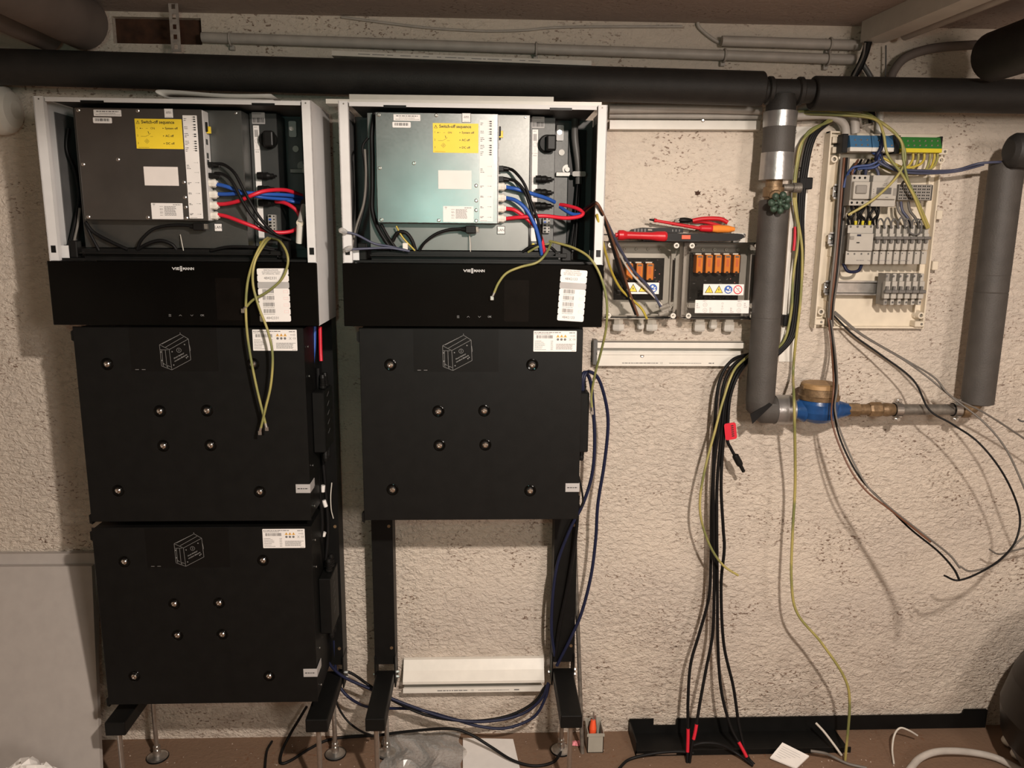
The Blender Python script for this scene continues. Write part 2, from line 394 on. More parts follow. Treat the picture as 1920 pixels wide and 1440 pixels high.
# ================================================================== inverter units
XL, XR = -.976, -.317
YF = -.30; ZT, ZM, ZB = 1.778, 1.4235, 1.279
def unit():
    x0 = XR
    R = thing('inverter_unit', (x0+.3, -.2, ZB), '', 'inverter')
    # housing
    for s, sx in ((0, x0), (1, x0+.6)):
        k = 1 if s == 0 else -1
        m = MB()
        m.box(sx, sx+k*.0025, YF, -.09, ZB, ZT)
        m.box(sx, sx+k*.021, YF, YF+.0025, ZM+.0005, ZT)
        m.box(sx+k*.0185, sx+k*.021, YF+.0025, YF+.014, ZM+.001, ZT-.001)
        if s == 0: m.box(sx+k*.0025, sx+k*.034, YF+.02, YF+.022, ZM+.006, ZM+.034)
        sp = m.build('side_panel', 'white', R)
        MB().box(sx+k*.0028, sx+k*.0045, (YF+.075 if s == 0 else YF+.016), -.095, ZM+.03, ZT-.022).build('inner_liner', 'liner', sp)
        MB().box(sx+k*.006, sx+k*.0165, YF-.0006, YF+.001, ZM+.018, ZM+.034).build('slot', 'black_pl', sp)
        MB().cyl((sx+k*.012, YF-.0008, ZT-.006), (sx+k*.012, YF+.001, ZT-.006), .0017, n=10).build('screw', 'steel_dk', sp)
    t = MB(); t.box(x0+.022, x0+.578, YF+.004, -.09, ZT-.0035, ZT-.001); t.box(x0+.024, x0+.576, YF+.002, YF+.0045, ZT-.0105, ZT-.0015)
    tp = t.build('top_panel', 'white', R)
    MB().box(x0+.024, x0+.576, YF+.006, -.092, ZT-.006, ZT-.004).build('top_shade_sheet', 'liner', tp)  # dark sheet standing in for the shade under the top panel
    for a in (.1, .47): MB().box(x0+a, x0+a+.05, YF+.0008, YF+.004, ZT-.0125, ZT-.0072).build('slot', 'black_pl', tp)
    bk = MB().box(x0+.003, x0+.597, -.09, -.084, ZB+.01, ZT-.004).build('back_panel', 'liner', R)
    g = MB().box(x0+.02, x0+.555, -.104, -.0905, 1.45, ZT-.012).build('mounting_plate', 'galv_dk', R)
    MB().box(x0+.535, x0+.578, -.112, -.1045, 1.455, 1.748).build('cable_slot', 'black_pl', R)
    # bits on the mounting plate right of the electronics
    a, b = P(1043, 264, -.106), P(1057, 235, -.106)
    pl = MB().rrect(a.x, b.x, a.z, b.z, -.110, -.1045, .003).build('hanger_bracket', 'white', R)
    c = P(1049, 248, -.11); MB().lathe((c.x, -.110, c.z), (0, -1, 0), [(0, .006), (.002, .006), (.0021, .0035), (.004, .0035)], 14).build('bolt', 'steel', pl)
    c = P(1053, 286, -.106); MB().cyl((c.x, -.1075, c.z), (c.x, -.104, c.z), .0075, n=18).build('button_plug', 'ltgrey_pl', R)
    c = P(1063, 318, -.106); MB().lathe((c.x, -.1045, c.z), (0, -1, 0), [(0, .012), (.003, .012), (.0031, .006), (.010, .006)], 18).build('bolt', 'steel_mid', R)
    a, b = P(1042, 331, -.11), P(1069, 323, -.11); MB().box(a.x, b.x, -.116, -.1045, a.z, b.z, .001).build('bracket', 'steel_mid', R)
    a, b = P(1071, 332, -.125), P(1096, 323, -.125); MB().rrect(a.x, b.x, a.z, b.z, -.150, -.146, .004).build('cable_clip', 'grey_pl', R)
    MB().tube(path([(1078, 222, -.13), (1078, 260, -.135), (1084, 310, -.135), (1085, 345, -.135)]), .0085, 10).build('hose', 'dkgrey_pl', R)
    MB().tube(path([(1087, 343, -.135), (1083, 400, -.14), (1078, 470, -.15)]), .003, 8).build('cable', 'black_rub', R)
    MB().tube(path([(1083, 343, -.13), (1078, 400, -.135), (1070, 470, -.145)]), .003, 8).build('cable', 'black_rub', R)
    # chassis, power module, connector panel
    MB().box(x0+.055, x0+.43, -.245, -.1045, 1.452, 1.763, .0015).build('chassis', 'galv_ch', R)
    cp = MB().box(x0+.4305, x0+.494, -.185, -.105, 1.452, 1.766, .001).build('connector_panel', 'galv_dk', R)
    pm = MB().box(x0+.079, x0+.355, -.285, -.2455, 1.515, 1.758, .0012).build('power_module', 'galv', R)
    YP = -.2856
    for px, py in ((710, 215), (712, 315), (776, 306), (715, 412), (823, 413), (893, 348), (893, 376), (893, 394), (893, 414), (818, 216)):
        c = P(px, py, YP); MB().lathe((c.x, -.285, c.z), (0, -1, 0), [(0, .0042), (.0012, .0040), (.002, .0025), (.002, 0)], 12).build('screw', 'steel', pm)
    def stk(name, px0, py0, px1, py1, m='sticker', par=pm, Y=-.285, r=.001, th=.0005):
        c0, c1 = P(px0, py1, Y), P(px1, py0, Y)
        return MB().rrect(c0.x, c1.x, c0.z, c1.z, Y-th, Y, r).build(name, m, par), c0.x, c1.x, c0.z, c1.z
    yk = -.2858
    o, xa, xb, za, zb = stk('type_label', 738, 215, 788, 226)
    m = MB(); m.scrawl(xa+.006, xb-.006, zb-.0035, .002, yk); m.scrawl(xa+.012, xb-.012, zb-.0075, .0009, yk); m.scrawl(xa+.004, xb-.002, zb-.0105, .0009, yk); m.build('print', 'ink_gr', pm)
    o, xa, xb, za, zb = stk('barcode_label', 736, 229, 770, 239, r=.002)
    MB().bars(xa+.005, xb-.005, za+.004, zb-.002, yk, 16).build('barcode', 'ink', pm)
    o, xa, xb, za, zb = stk('framed_label', 866, 212, 883, 230, 'ink')
    MB().rect(xa+.001, xb-.001, za+.001, zb-.001, -.28565).build('label_face', 'sticker', pm)
    m = MB(); zc = (za+zb)/2; xc = (xa+xb)/2; m.scrawl(xc-.005, xc+.005, zc+.003, .0012, -.2859); m.scrawl(xc-.006, xc+.006, zc+.0005, .0012, -.2859); m.scrawl(xc-.007, xc+.007, za+.0025, .0007, -.2859); m.build('print', 'ink_gr', pm)
    o, xa, xb, za, zb = stk('switch_off_label', 812, 232, 897, 286, 'yellow_lab', r=.0004)
    w_, h_ = xb-xa, zb-za
    m = MB(); m.text('Switch-off sequence', xa+.14*w_, zb-.11*h_, yk, .0098, bold=.00018, width=.70*w_)
    tx, tz = xa+.065*w_, zb-.12*h_
    for p, q in (((-.0035, -.003), (.0035, -.003)), ((.0035, -.003), (0, .0035)), ((0, .0035), (-.0035, -.003))): m.line((tx+p[0], tz+p[1]), (tx+q[0], tz+q[1]), .0007, yk)
    m.line((tx, tz+.0015), (tx, tz-.001), .0007, yk)
    for i, (f, s1) in enumerate(((.31, 'System off'), (.565, 'AC off'), (.82, 'DC off'))):
        z = zb-f*h_; m.text(str(i+1), xa+.03*w_, z, yk, .0055); m.text(s1, xa+.635*w_, z, yk, .0066, bold=.0001)
        m.add([(xa+.585*w_, yk, z-.0012), (xa+.615*w_, yk, z), (xa+.585*w_, yk, z+.0012)], [(0, 1, 2)])
    z = zb-.32*h_; m.text('ON', xa+.325*w_, z, yk, .006); m.line((xa+.10*w_, z), (xa+.125*w_, z), .0018, yk); m.line((xa+.14*w_, z), (xa+.165*w_, z), .0005, yk); m.line((xa+.23*w_, z), (xa+.27*w_, z), .0005, yk)
    z = zb-.59*h_; m.line((xa+.11*w_, z), (xa+.21*w_, z), .0005, yk); m.line((xa+.21*w_, z), (xa+.29*w_, z+.004), .0005, yk); m.line((xa+.31*w_, z), (xa+.37*w_, z), .0005, yk)
    m.line((xa+.27*w_, z+.011), (xa+.285*w_, z+.006), .0012, yk); m.line((xa+.29*w_, z+.0045), (xa+.32*w_, z+.007), .0006, yk)
    z = zb-.75*h_; xx = xa+.23*w_
    for p, q in (((-.005, 0), (0, .005)), ((0, .005), (.005, 0)), ((.005, 0), (0, -.005)), ((0, -.005), (-.005, 0))): m.line((xx+p[0], z+p[1]), (xx+q[0], z+q[1]), .0004, yk)
    m.ring(xx, z, .0015, .002, yk, 12); m.scrawl(xa+.04*w_, xa+.27*w_, za+.0025, .0006, yk)
    m.build('lettering', 'ink', pm)
    m = MB(); c0, c1 = P(822, 354, -.285), P(884, 320, -.285); m.box(c0.x, c1.x, -.2855, -.285, c0.z, c1.z); m.build('blank_label', 'blank_lab', pm)
    # network label (its code square is left out)
    o, xa, xb, za, zb = stk('network_label', 831, 387, 888, 416)
    m = MB(); xx, z = xa+.0065, zb-.0055
    for r in (.0042, .0028, .0014):
        m.poly([(xx+r*math.cos(a), z+r*math.sin(a)) for a in (math.radians(45+9*i) for i in range(11))]+[(xx+(r-.0007)*math.cos(a), z+(r-.0007)*math.sin(a)) for a in (math.radians(135-9*i) for i in range(11))], yk)
    m.disc(xx, z-.001, .0006, yk, 8)
    m.scrawl(xb-.021, xb-.004, zb-.0035, .0014, yk)
    for i in range(9):
        m.scrawl(xa+.029, xb-random.uniform(.013, .019), zb-.0075-i*.0024, .0011, yk)
        if i in (0, 2, 3, 5, 6, 8): m.scrawl(xa+.019, xa+.026, zb-.0075-i*.0024, .0009, yk)
    m.build('print', 'ink_gr', pm)
    # port legend strip
    o, xa, xb, za, zb = stk('port_legend', 899, 225, 925, 415)
    m = MB(); k = (zb-za)/190.
    for py in (228, 232, 236, 242, 247, 251, 259, 263, 272, 276, 281, 285, 289):
        z = zb-(py-225)*k; m.rect(xb-.0085, xb-.0035, z-.0012, z+.0012, yk); m.rect(xb-.012, xb-.0085, z-.0002, z+.0002, yk)
    for py in (231, 234, 246, 249, 258, 261, 264, 272, 275, 278, 284, 287, 290, 316, 319, 322, 348, 350, 367, 369, 387, 389, 406, 408):
        z = zb-(py-225)*k; m.scrawl(xa+.002, xa+random.uniform(.006, .011), z, .0011, yk)
    for py in (348, 368, 387, 407): z = zb-(py-225)*k; m.line((xb-.013, z), (xb-.006, z), .0004, yk); m.disc(xb-.005, z, .0009, yk, 8)
    for py in (311, 329): z = zb-(py-225)*k; m.line((xb-.013, z), (xb-.004, z), .0003, yk); m.line((xb-.004, z-.002), (xb-.004, z+.002), .0003, yk)
    m.scrawl(xa+.002, xa+.018, za+.0015, .0006, yk)
    m.build('print', 'ink', pm)
    # glands, plugs and key tag on the right flank of the power module
    sf = MB(); sf.box(x0+.3551, x0+.3565, -.283, -.2475, 1.517, 1.756); flank = sf.build('flank_plate', 'white', pm)
    for py in (350, 371, 391, 410):
        c = P(941, py, -.265); x = x0+.3565
        g = MB(); g.lathe((x, -.265, c.z), (1, 0, 0), [(0, .0088), (.007, .0088), (.0072, .0096), (.0125, .0096), (.016, .0062), (.018, .0062)], 8, smooth=False)
        g.build('cable_gland', 'white_pl', R)
    for py in (316, 336):
        c = P(941, py, -.265); x = x0+.3565
        MB().box(x, x+.012, -.272, -.258, c.z-.006, c.z+.006, .001).cyl((x+.012, -.265, c.z), (x+.024, -.265, c.z-.001), .006, .0045, 12).build('plug', 'black_pl', R)
    c = P(940, 248, -.265); x = x0+.3565
    MB().box(x+.001, x+.010, -.268, -.262, c.z-.012, c.z+.003, .0005).build('key_tag', 'yellow_pl', R)
    MB().box(x, x+.005, -.272, -.2685, c.z-.009, c.z+.012, .0008).build('key_handle', 'black_pl', R)
    for zz in (1.69, 1.66, 1.645): MB().box(x, x+.0008, -.273, -.262, zz-.006, zz+.006).build('socket', 'black_pl', R)
    # chassis extras: LAN tag, plug, tie
    c0, c1 = P(932, 439, -.246), P(947, 424, -.246)
    lt = MB().box(c0.x, c1.x, -.2475, -.2455, c0.z, c1.z).build('lan_tag', 'ink', R)
    MB().rect(c0.x+.0012, c1.x-.0012, c0.z+.0012, c1.z-.0012, -.2477).build('tag_face', 'sticker', lt)
    MB().text('LAN', (c0.x+c1.x)/2, (c0.z+c1.z)/2, -.2479, .0085, 'CENTER').build('lettering', 'ink', lt)
    c = P(985, 220, -.246); MB().lathe((c.x, -.245, c.z), (0, -1, 0), [(0, .003), (.001, .003), (.0015, .0015)], 10).build('screw', 'steel', R)
    # connector panel
    Yc = -.1855; yc2 = -.1862
    o, xa, xb, za, zb = stk('serial_label', 997, 219, 1021, 240, 'sticker_gr', cp, Yc)
    m = MB(); m.bars(xa+.002, xb-.002, za+.003, zb-.012, yc2, 20); m.scrawl(xa+.001, xb-.008, zb-.003, .001, yc2); m.build('print', 'ink', cp)
    o, xa, xb, za, zb = stk('wiring_strip', 995.5, 243, 1009, 452, 'sticker', cp, Yc)
    m = MB(); k = (zb-za)/209.; m.bars(xa+.002, xb-.003, zb-.026, zb-.010, yc2, 12); m.scrawl(xa+.002, xb-.005, zb-.004, .0009, yc2)
    xc = (xa+xb)/2
    m.ring(xc, zb-28*k, .0045, .0049, yc2); m.line((xc, zb-34*k), (xc, zb-40*k), .0004, yc2)
    m.text('PV1 & BAT1', xc, zb-44*k, yc2, .0032, 'CENTER'); m.scrawl(xc-.004, xc+.004, zb-48*k, .0012, yc2)
    for py, t in ((333, 'A PV'), (357, 'B PV')):
        m.text(t, xc, zb-(py-243)*k, yc2, .0038, 'CENTER')
        for dx in (-.0042, .0042): m.ring(xc+dx, zb-(py+9-243)*k, .0035, .0039, yc2, 16)
    m.build('print', 'ink_gr', cp)
    c = P(1026, 270, -.19)
    MB().lathe((c.x, -.186, c.z), (0, -1, 0), [(0, .021), (.012, .021), (.016, .018), (.017, .0)], 24).box(c.x-.004, c.x+.019, -.224, -.203, c.z-.018, c.z+.018, .004, 2).build('rotary_knob', 'black_pl', R)
    for py in (336, 361, 386):
        c = P(1012, py, -.2)
        MB().lathe((x0+.447, -.2, c.z), (1, 0, 0), [(0, .0085), (.012, .0095), (.014, .0078), (.024, .0088), (.030, .0055), (.038, .0055), (.039, .0025), (.045, .0025)], 14).build('pv_connector', 'black_pl', R)
    c0, c1 = P(1017, 437, -.19), P(1031, 408, -.19); tb = MB().box(c0.x, c1.x, -.200, -.186, c0.z, c1.z, .0008).build('terminal_block', 'grey_pl', R)
    h = (c1.z-c0.z)/5
    for i in range(5):
        z = c1.z-h*(i+.5); MB().box(c0.x+.002, c0.x+.008, -.2008, -.199, z-h*.32, z+h*.32).build('lever', ('black_pl', 'c_blue', 'black_pl', 'black_pl', 'black_pl')[i], tb)
        MB().disc(c1.x-.003, z, .0018, -.2008, 10).build('entry', 'black_pl', tb)
    c = P(1000, 460, -.19); MB().cyl((c.x, -.1868, c.z), (c.x, -.185, c.z), .005, n=16).build('earth_mark', 'yellow_lab', R)
    # lower shelf
    m = MB(); m.box(x0+.0215, x0+.5785, -.288, -.1, ZM+.001, ZM+.006); m.box(x0+.06, x0+.5, -.262, -.258, ZM+.006, 1.451); m.box(x0+.06, x0+.5, -.285, -.262, ZM+.016, ZM+.019)
    m.box(x0+.03, x0+.05, -.275, -.25, ZM+.006, ZM+.045, .002); m.box(x0+.505, x0+.53, -.275, -.25, ZM+.006, ZM+.048, .003)
    sh = m.build('lower_shelf', 'black_pl', R)
    c0, c1 = P(1040, 483, -.27), P(1062, 475, -.27); MB().box(c0.x, c1.x, -.284, -.2705, c0.z, c1.z, .001).build('latch', 'black_pl', sh)
    # black glass front with print
    fp = MB().box(x0, x0+.6, YF-.012, YF-.0005, ZB, ZM, .0012).build('front_panel', 'black_glass', R)
    yg_ = YF-.0124
    c0, c1 = P(945, 603, yg_), P(992, 525, yg_); MB().rrect(c0.x, c1.x, c0.z, c1.z, YF-.0128, YF-.012, .002).build('display', 'film_dark', fp)
    m = MB(); c = P(888, 508, yg_); lh = .0082
    m.text('VIE', c.x-.0235, c.z, yg_, lh, bold=.0002, width=.0175); m.text('MANN', c.x+.0005, c.z, yg_, lh, bold=.0002, width=.0245)
    for i in range(4):
        z = c.z+.0045-i*.003; m.rect(c.x-.0055, c.x-.0008, z-.0009, z+.0012, yg_)
    logo = m.build('maker_logo', 'ink_wh', fp)
    m = MB()
    c = P(859, 594, yg_)
    for dz in (-.0022, 0, .0022): m.rect(c.x-.0028, c.x+.0028, c.z+dz-.0004, c.z+dz+.0004, yg_)
    for px, s in ((878, 1), (899, -1)):
        c = P(px, 594, yg_); m.line((c.x-.003, c.z-.0015*s), (c.x, c.z+.0015*s), .0008, yg_); m.line((c.x, c.z+.0015*s), (c.x+.003, c.z-.0015*s), .0008, yg_)
    c = P(918, 594, yg_); m.text('OK', c.x, c.z, yg_, .006, 'CENTER', bold=.0001)
    m.build('touch_icons', 'ink_dim', fp)
    return R
M['film_mat'] = mat('matt_black_film', (.0050, .0046, .0042), .4, var=.1, spec=.22)
M['film_dark'] = mat('display_film', (.0042, .0034, .0028), .16, var=.2, spec=.2)
def serial_sticker(R, num, px0, py0, px1, py1, ang, fold):
    """perforated strip of seven tear-off labels on the front panel"""
    Y = YF-.0122; c0, c1 = P(px0, py1, Y), P(px1, py0, Y); xa, xb, za, zb = c0.x, c1.x, c0.z, c1.z
    h = (zb-za)/8; ctr = ((xa+xb)/2, (za+zb)/2); fp = [o for o in R.children if o.name.startswith('front_panel')][0]
    for i in range(8):
        m = MB(); z1 = zb-i*h
        m.rrect(xa, xb, z1-h, z1, Y-.0005, Y, .0035); m.rotY(0, ctr, ang); m.build('tear_off_label', 'sticker_gr' if i == 2 else 'sticker', fp)
    y = Y-.0008; m = MB(); g = MB(); xc = xa+.45*(xb-xa)
    m.text('HERSTELLUNGSNR.', xc, zb-.25*h, y, .0048, 'CENTER', width=.034); m.text('AUFKLEBER IM PLANUNGS', xc, zb-.55*h, y, .0044, 'CENTER', width=.042); m.text('MIT UMMANTEL. VERW.', xc, zb-.82*h, y, .0044, 'CENTER', width=.040)
    for i in (1, 7): m.text(num, xc-.002, zb-(i+.45)*h, y, .0085, 'CENTER')
    for i in (3, 4, 5, 6):
        m.bars(xa+.010, xa+.036, zb-(i+.68)*h, zb-(i+.08)*h, y, 20); m.scrawl(xa+.010, xa+.035, zb-(i+.86)*h, .0009, y)
    for i in (1, 3, 4, 5, 6):
        x1, x2, z1, z2 = xb-.014, xb-.004, zb-(i+.65)*h, zb-(i+.3)*h
        for p, q in (((x1, z1), (x2, z1)), ((x2, z1), (x2, z2)), ((x2, z2), (x1, z2)), ((x1, z2), (x1, z1))): g.line(p, q, .0003, y)
    m.rotY(0, ctr, ang); g.rotY(0, ctr, ang); m.build('lettering', 'ink_gr', fp); g.build('tick_boxes', 'ink_pink', fp)
U_R = unit()
U_R['label'] = 'open inverter unit above the single battery, number 4842133 on its black front panel'
U_L = copy_tree(U_R, Vector((XL-XR, 0, 0)))
U_L['label'] = 'open inverter unit on the left, above two stacked batteries, number 4842331'
for u in (U_R, U_L): u['group'] = 'inverter units on the wall'
serial_sticker(U_R, '4842133', 1047, 506, 1099, 602, math.radians(-3.2), 0)
serial_sticker(U_L, '4842331', 487, 503.5, 541, 603, math.radians(.5), 0)

# ================================================================== battery modules
YB = -.29
def battery():
    xa, xb, za, zb = XR+.03, XR+.5595, .796, 1.273
    R = thing('battery_module', ((xa+xb)/2, -.19, za), '', 'battery', 'battery modules')
    m = MB(); m.box(xa, xb, YB, YB+.0022, za, zb, .001); m.box(xa+.002, xb-.002, YB+.0022, -.09, za+.004, zb-.004)
    hs = m.build('housing', 'black_metal', R)
    for z in (zb-.02, za+.008): MB().prism([(xa-.006, z-.012), (xa, z-.016), (xa, z+.012), (xa-.006, z+.008)], YB+.003, YB+.02).build('corner_bracket', 'black_metal', R)
    for px, py in ((732, 684), (998, 684), (822, 771), (908, 770), (824, 835), (910, 834), (736, 918), (994, 920)):
        c = P(px, py, YB)
        b = MB().lathe((c.x, YB-.0002, c.z), (0, -1, 0), [(0, .0148), (.0006, .0142), (.0012, .0125), (.0004, .009)], 24, caps=False).build('bolt_cup', 'black_glass', R)
        m = MB().lathe((c.x, YB-.0002, c.z), (0, -1, 0), [(0, .0068), (.003, .0066), (.0045, .0045), (.0048, .0025), (.003, .0022), (.003, 0)], 16); m.build('bolt', 'chrome', b)
    # faint pictogram field and line drawing of the module
    c0, c1 = P(776, 697, YB), P(935, 617, YB); MB().rrect(c0.x, c1.x, c0.z, c1.z, YB-.0003, YB, .002).build('pictogram_film', 'film_mat', R)
    yk = YB-.0006; m = MB()
    S_ = {}
    def q(cx, cy):  # drawing taken in its own units
        px = 828+(cx-580)/640.*58; py = 625+(cy-110)/785.*70
        c = P(px, py, YB); return (c.x, c.z)
    segs = [((600, 370), (1035, 150)), ((650, 355), (1010, 165)), ((600, 370), (790, 470)), ((790, 470), (1190, 250)), ((1035, 150), (1190, 250)), ((720, 420), (1095, 205)), ((1035, 150), (1030, 115)),
            ((790, 470), (815, 890)), ((815, 890), (1210, 680)), ((1210, 680), (1190, 250)), ((600, 370), (615, 810)), ((615, 810), (815, 890)), ((600, 475), (760, 475)), ((710, 475), (720, 830)), ((640, 480), (645, 790)), ((1200, 370), (1215, 470)), ((1215, 470), (1210, 500)),
            ((650, 750), (700, 790)), ((650, 810), (650, 750)), ((735, 800), (800, 830)), ((735, 850), (735, 800))]
    for a, b in segs: m.line(q(*a), q(*b), .0009, yk)
    for a in ((845, 515), (1105, 365), (860, 790), (1125, 640), (1152, 615), (620, 520), (630, 695)): m.disc(*q(*a), .0016, yk, 8)
    x, z = q(983, 483); m.ring(x, z, .0048, .0056, yk, 20); m.text('2', x, z, yk, .008, 'CENTER')
    for s, a, wd in (('front battery', (872, 655), .0245), ('vordere Batterie', (880, 715), .0305)):
        i0 = m.mark(); x, z = q(*a); m.text(s, x, z, yk, .0052, bold=.00018, width=wd)
        for v in m.v[i0:]: v.z += (v.x-x)*.55
    m.build('pictogram', 'ink_dim', R)
    for px in (786, 798):
        c = P(px, 694, YB); MB().rect(c.x-.0042, c.x+.0042, c.z-.0006, c.z+.0006, yk).build('dash_mark', 'ink_dim', R)
    # rating plate
    c0, c1 = P(1000, 659, YB), P(1081.5, 620.5, YB); xs, xe, zs, ze = c0.x, c1.x, c0.z, c1.z
    rp = MB().rrect(xs, xe, zs, ze, YB-.0006, YB, .0015).build('rating_plate', 'sticker', R)
    y = YB-.0009; m = MB(); m.scrawl(xs+.002, xs+.065, ze-.004, .0018, y); m.scrawl(xe-.018, xe-.003, ze-.0045, .0018, y); m.scrawl(xs+.002, xs+.040, ze-.0075, .0011, y); m.bars(xs+.007, xs+.046, ze-.018, ze-.0105, y, 28)
    for i in range(7): m.scrawl(xs+.003, xs+random.uniform(.014, .03), zs+.0045+i*.0035, .001, y); m.scrawl(xs+.041, xs+.047, zs+.0045+i*.0035, .001, y)
    for i in range(6): m.scrawl(xs+.054, xe-random.uniform(.003, .016), zs+.006+i*.0024, .0011, y)
    for i in range(3): m.disc(xs+.058+i*.0085, ze-.0205, .0030, y, 14)
    m.text('CE', xe-.0095, ze-.0205, y, .006); m.line((xe-.018, ze-.0235), (xe-.013, ze-.0175), .0006, y); m.line((xe-.013, ze-.0235), (xe-.018, ze-.0175), .0006, y)
    m.scrawl(xe-.012, xe-.003, zs+.002, .0008, y); m.ring(xe-.006, ze-.012, .0016, .0022, y, 12); m.scrawl(xe-.015, xe-.009, ze-.012, .001, y)
    m.build('print', 'ink_gr', rp)
    m = MB(); m2 = MB()
    for i in range(3):
        x, z = xs+.058+i*.0088, ze-.0125; m2.poly([(x-.0042, z-.003), (x+.0042, z-.003), (x, z+.004)], y)
        m.line((x, z+.002), (x, z-.0008), .0009, y-.0002); m.disc(x, z-.0018, .0005, y-.0002, 8)
    m2.build('warning_triangles', 'ink_amber', rp); m.build('warning_marks', 'ink', rp)
    # terminal cover on the right flank, tag, screws
    c0, c1 = P(1083, 847, -.22), P(1105, 736, -.22)
    tc = MB().box(xb-.001, c1.x, -.225, -.12, c0.z, c1.z, .002).build('terminal_cover', 'black_metal', R)
    m = MB()
    for i in range(5):
        z = c1.z-.018-i*.024; m.add([(c1.x+.0003, -.19, z), (c1.x+.0003, -.165, z+.008), (c1.x+.0003, -.165, z+.0105), (c1.x+.0003, -.19, z+.0025)], [(0, 1, 2, 3)])
    m.build('warning_print', 'ink_dim', tc)
    c0, c1 = P(1060, 922, YB), P(1082, 906, YB); pt = MB().box(c0.x, xb+.001, YB-.0012, YB, c0.z, c1.z).box(xb, xb+.0012, YB, -.24, c0.z, c1.z).build('part_tag', 'sticker_gr', R)
    MB().scrawl(c0.x+.004, xb-.004, (c0.z+c1.z)/2, .0022, YB-.0015).build('print', 'ink', pt)
    for z in (1.222, 1.15, .925, .87, .82): MB().lathe((xb+.0, -.25, z), (1, 0, 0), [(0, .003), (.0015, .003), (.0022, .0015)], 10).build('side_screw', 'steel', R)
    # conduit glands above and below the cover
    for yy, zz, z2 in ((-.15, 1.107, 1.145), (-.18, 1.107, 1.14), (-.15, .95, .915), (-.18, .95, .91)):
        MB().lathe((xb+.018, yy, zz), (0, 0, 1 if z2 > zz else -1), [(0, .009), (.006, .009), (.0062, .0075), (.012, .0085), (.0122, .0070), (.018, .008), (.0182, .0065), (.026, .0075), (.034, .006)], 12).build('hose_gland', 'black_pl', R)
    return R
B_R = battery(); B_R['label'] = 'single black battery module under the right-hand inverter, bare stand below it'
B_1 = copy_tree(B_R, Vector((XL-XR, 0, 0))); B_1['label'] = 'upper black battery of the left-hand stack, yellow-green wires hanging in front'
B_2 = copy_tree(B_R, Vector((XL-XR-.002, 0, -.4925))); B_2['label'] = 'bottom black battery of the left-hand stack, nearest the floor'

# ================================================================== stands
def stand(label, z_top):
    x0 = XR; R = thing('floor_stand', (x0+.3, -.15, 0), label, 'stand', 'battery floor stands')
    for xa, xb in ((x0+.016, x0+.074), (x0+.522, x0+.586)):
        m = MB(); m.box(xa, xb, -.083, -.078, .284, 1.275); m.box(xa, xa+.004, -.078, -.02, .284, 1.275); m.box(xb-.004, xb, -.078, -.02, .284, 1.275)
        p = m.build('post', 'black_metal', R)
        for z in (.70, .56, .42, .335): MB().cyl((xb-.010, -.0845, z), (xb-.010, -.083, z), .0045, n=12).build('rivet', 'brass' if z in (.70, .335) else 'black_pl', p)
        MB().box(xa-.001, xa+.003, -.09, -.03, .215, .310, .0005).build('foot_bracket', 'black_metal', R)
        br = MB().box(xb-.003, xb+.001, -.09, -.03, .215, .310, .0005).build('foot_bracket', 'black_metal', R)
        for xx, d in ((xa-.001, -1), (xb+.001, 1)):
            for z in (.232, .247) if d > 0 else (.24,): MB().cyl((xx, -.06, z), (xx+d*.007, -.06, z), .005, n=6, smooth=False).build('bolt', 'steel', br)
        MB().box(xa+.0035, xb-.0035, -.305, -.0775, .225, .2625, .003, 2).build('foot_bar', 'black_metal', R)
        xc = (xa+xb)/2
        for yy in (-.285, -.085):
            f = MB().cyl((xc, yy, .012), (xc, yy, .224), .0065, n=14).build('levelling_rod', 'steel', R)
            MB().lathe((xc, yy, 0), (0, 0, 1), [(0, .029), (.004, .029), (.006, .025), (.010, .011), (.026, .010)], 24).build('foot_disc', 'steel', f)
            MB().lathe((xc, yy, .03), (0, 0, 1), [(0, .010), (.008, .010)], 6, smooth=False).build('lock_nut', 'steel', f)
            MB().lathe((xc, yy, 0), (0, 0, 1), [(0, .031), (.0035, .031), (.0036, .0292)], 24, caps=False).build('rubber_ring', 'black_rub', f)
    for z in (.90, 1.15): MB().box(x0+.074, x0+.522, -.05, -.03, z, z+.05).build('cross_rail', 'black_metal', R)
    return R
St_R = stand('black steel stand whose two bare posts show under the right-hand battery', 1.27)
St_L = copy_tree(St_R, Vector((XL-XR, 0, 0))); St_L['label'] = 'black steel stand carrying the left-hand stack of two batteries'

# ================================================================== water and heating pipes
YP_ = -.11
def pipe(name, a, b, r, m, label, cat='pipe', n=28, parent=None, bev=.004):
    a, b = Vector(a), Vector(b); L = (b-a).length
    o = MB().lathe(a, b-a, [(0, r-bev), (bev*.5, r-bev*.3), (bev, r), (L-bev, r), (L-bev*.5, r-bev*.3), (L, r-bev)], n).build(name, m, parent)
    if parent is None: tag(o, label, cat)
    return o
a, b = P(200, 131, YP_), P(1430, 166.5, YP_); d = (b-a)/(b.x-a.x)
pipe('insulated_pipe', a+d*(-2.19-a.x), b, .041, 'insul_bk', 'long black insulated pipe running over both inverter units')
a2, b2 = P(1522, 175, YP_), P(1900, 181, YP_); d2 = (b2-a2)/(b2.x-a2.x)
pipe('insulated_pipe', a2, a2+d2*(2.29-a2.x), .041, 'insul_bk', 'dark insulated pipe running over the distribution board to the right')
tz = (b.z+a2.z)/2; XV = .748
R = thing('pipe_tee', (XV, YP_, tz-.03), 'black tee joint between the two insulated pipes under the ceiling', 'pipe fitting')
MB().cyl((b.x+.001, YP_, tz), (a2.x-.001, YP_, tz), .0285, n=24).build('run', 'insul_bk', R)
for x in (XV-.04, XV+.036): MB().lathe((x, YP_, tz), (1, 0, 0), [(0, .030), (.003, .034), (.012, .034), (.015, .030)], 24).build('collar', 'insul_bk', R)
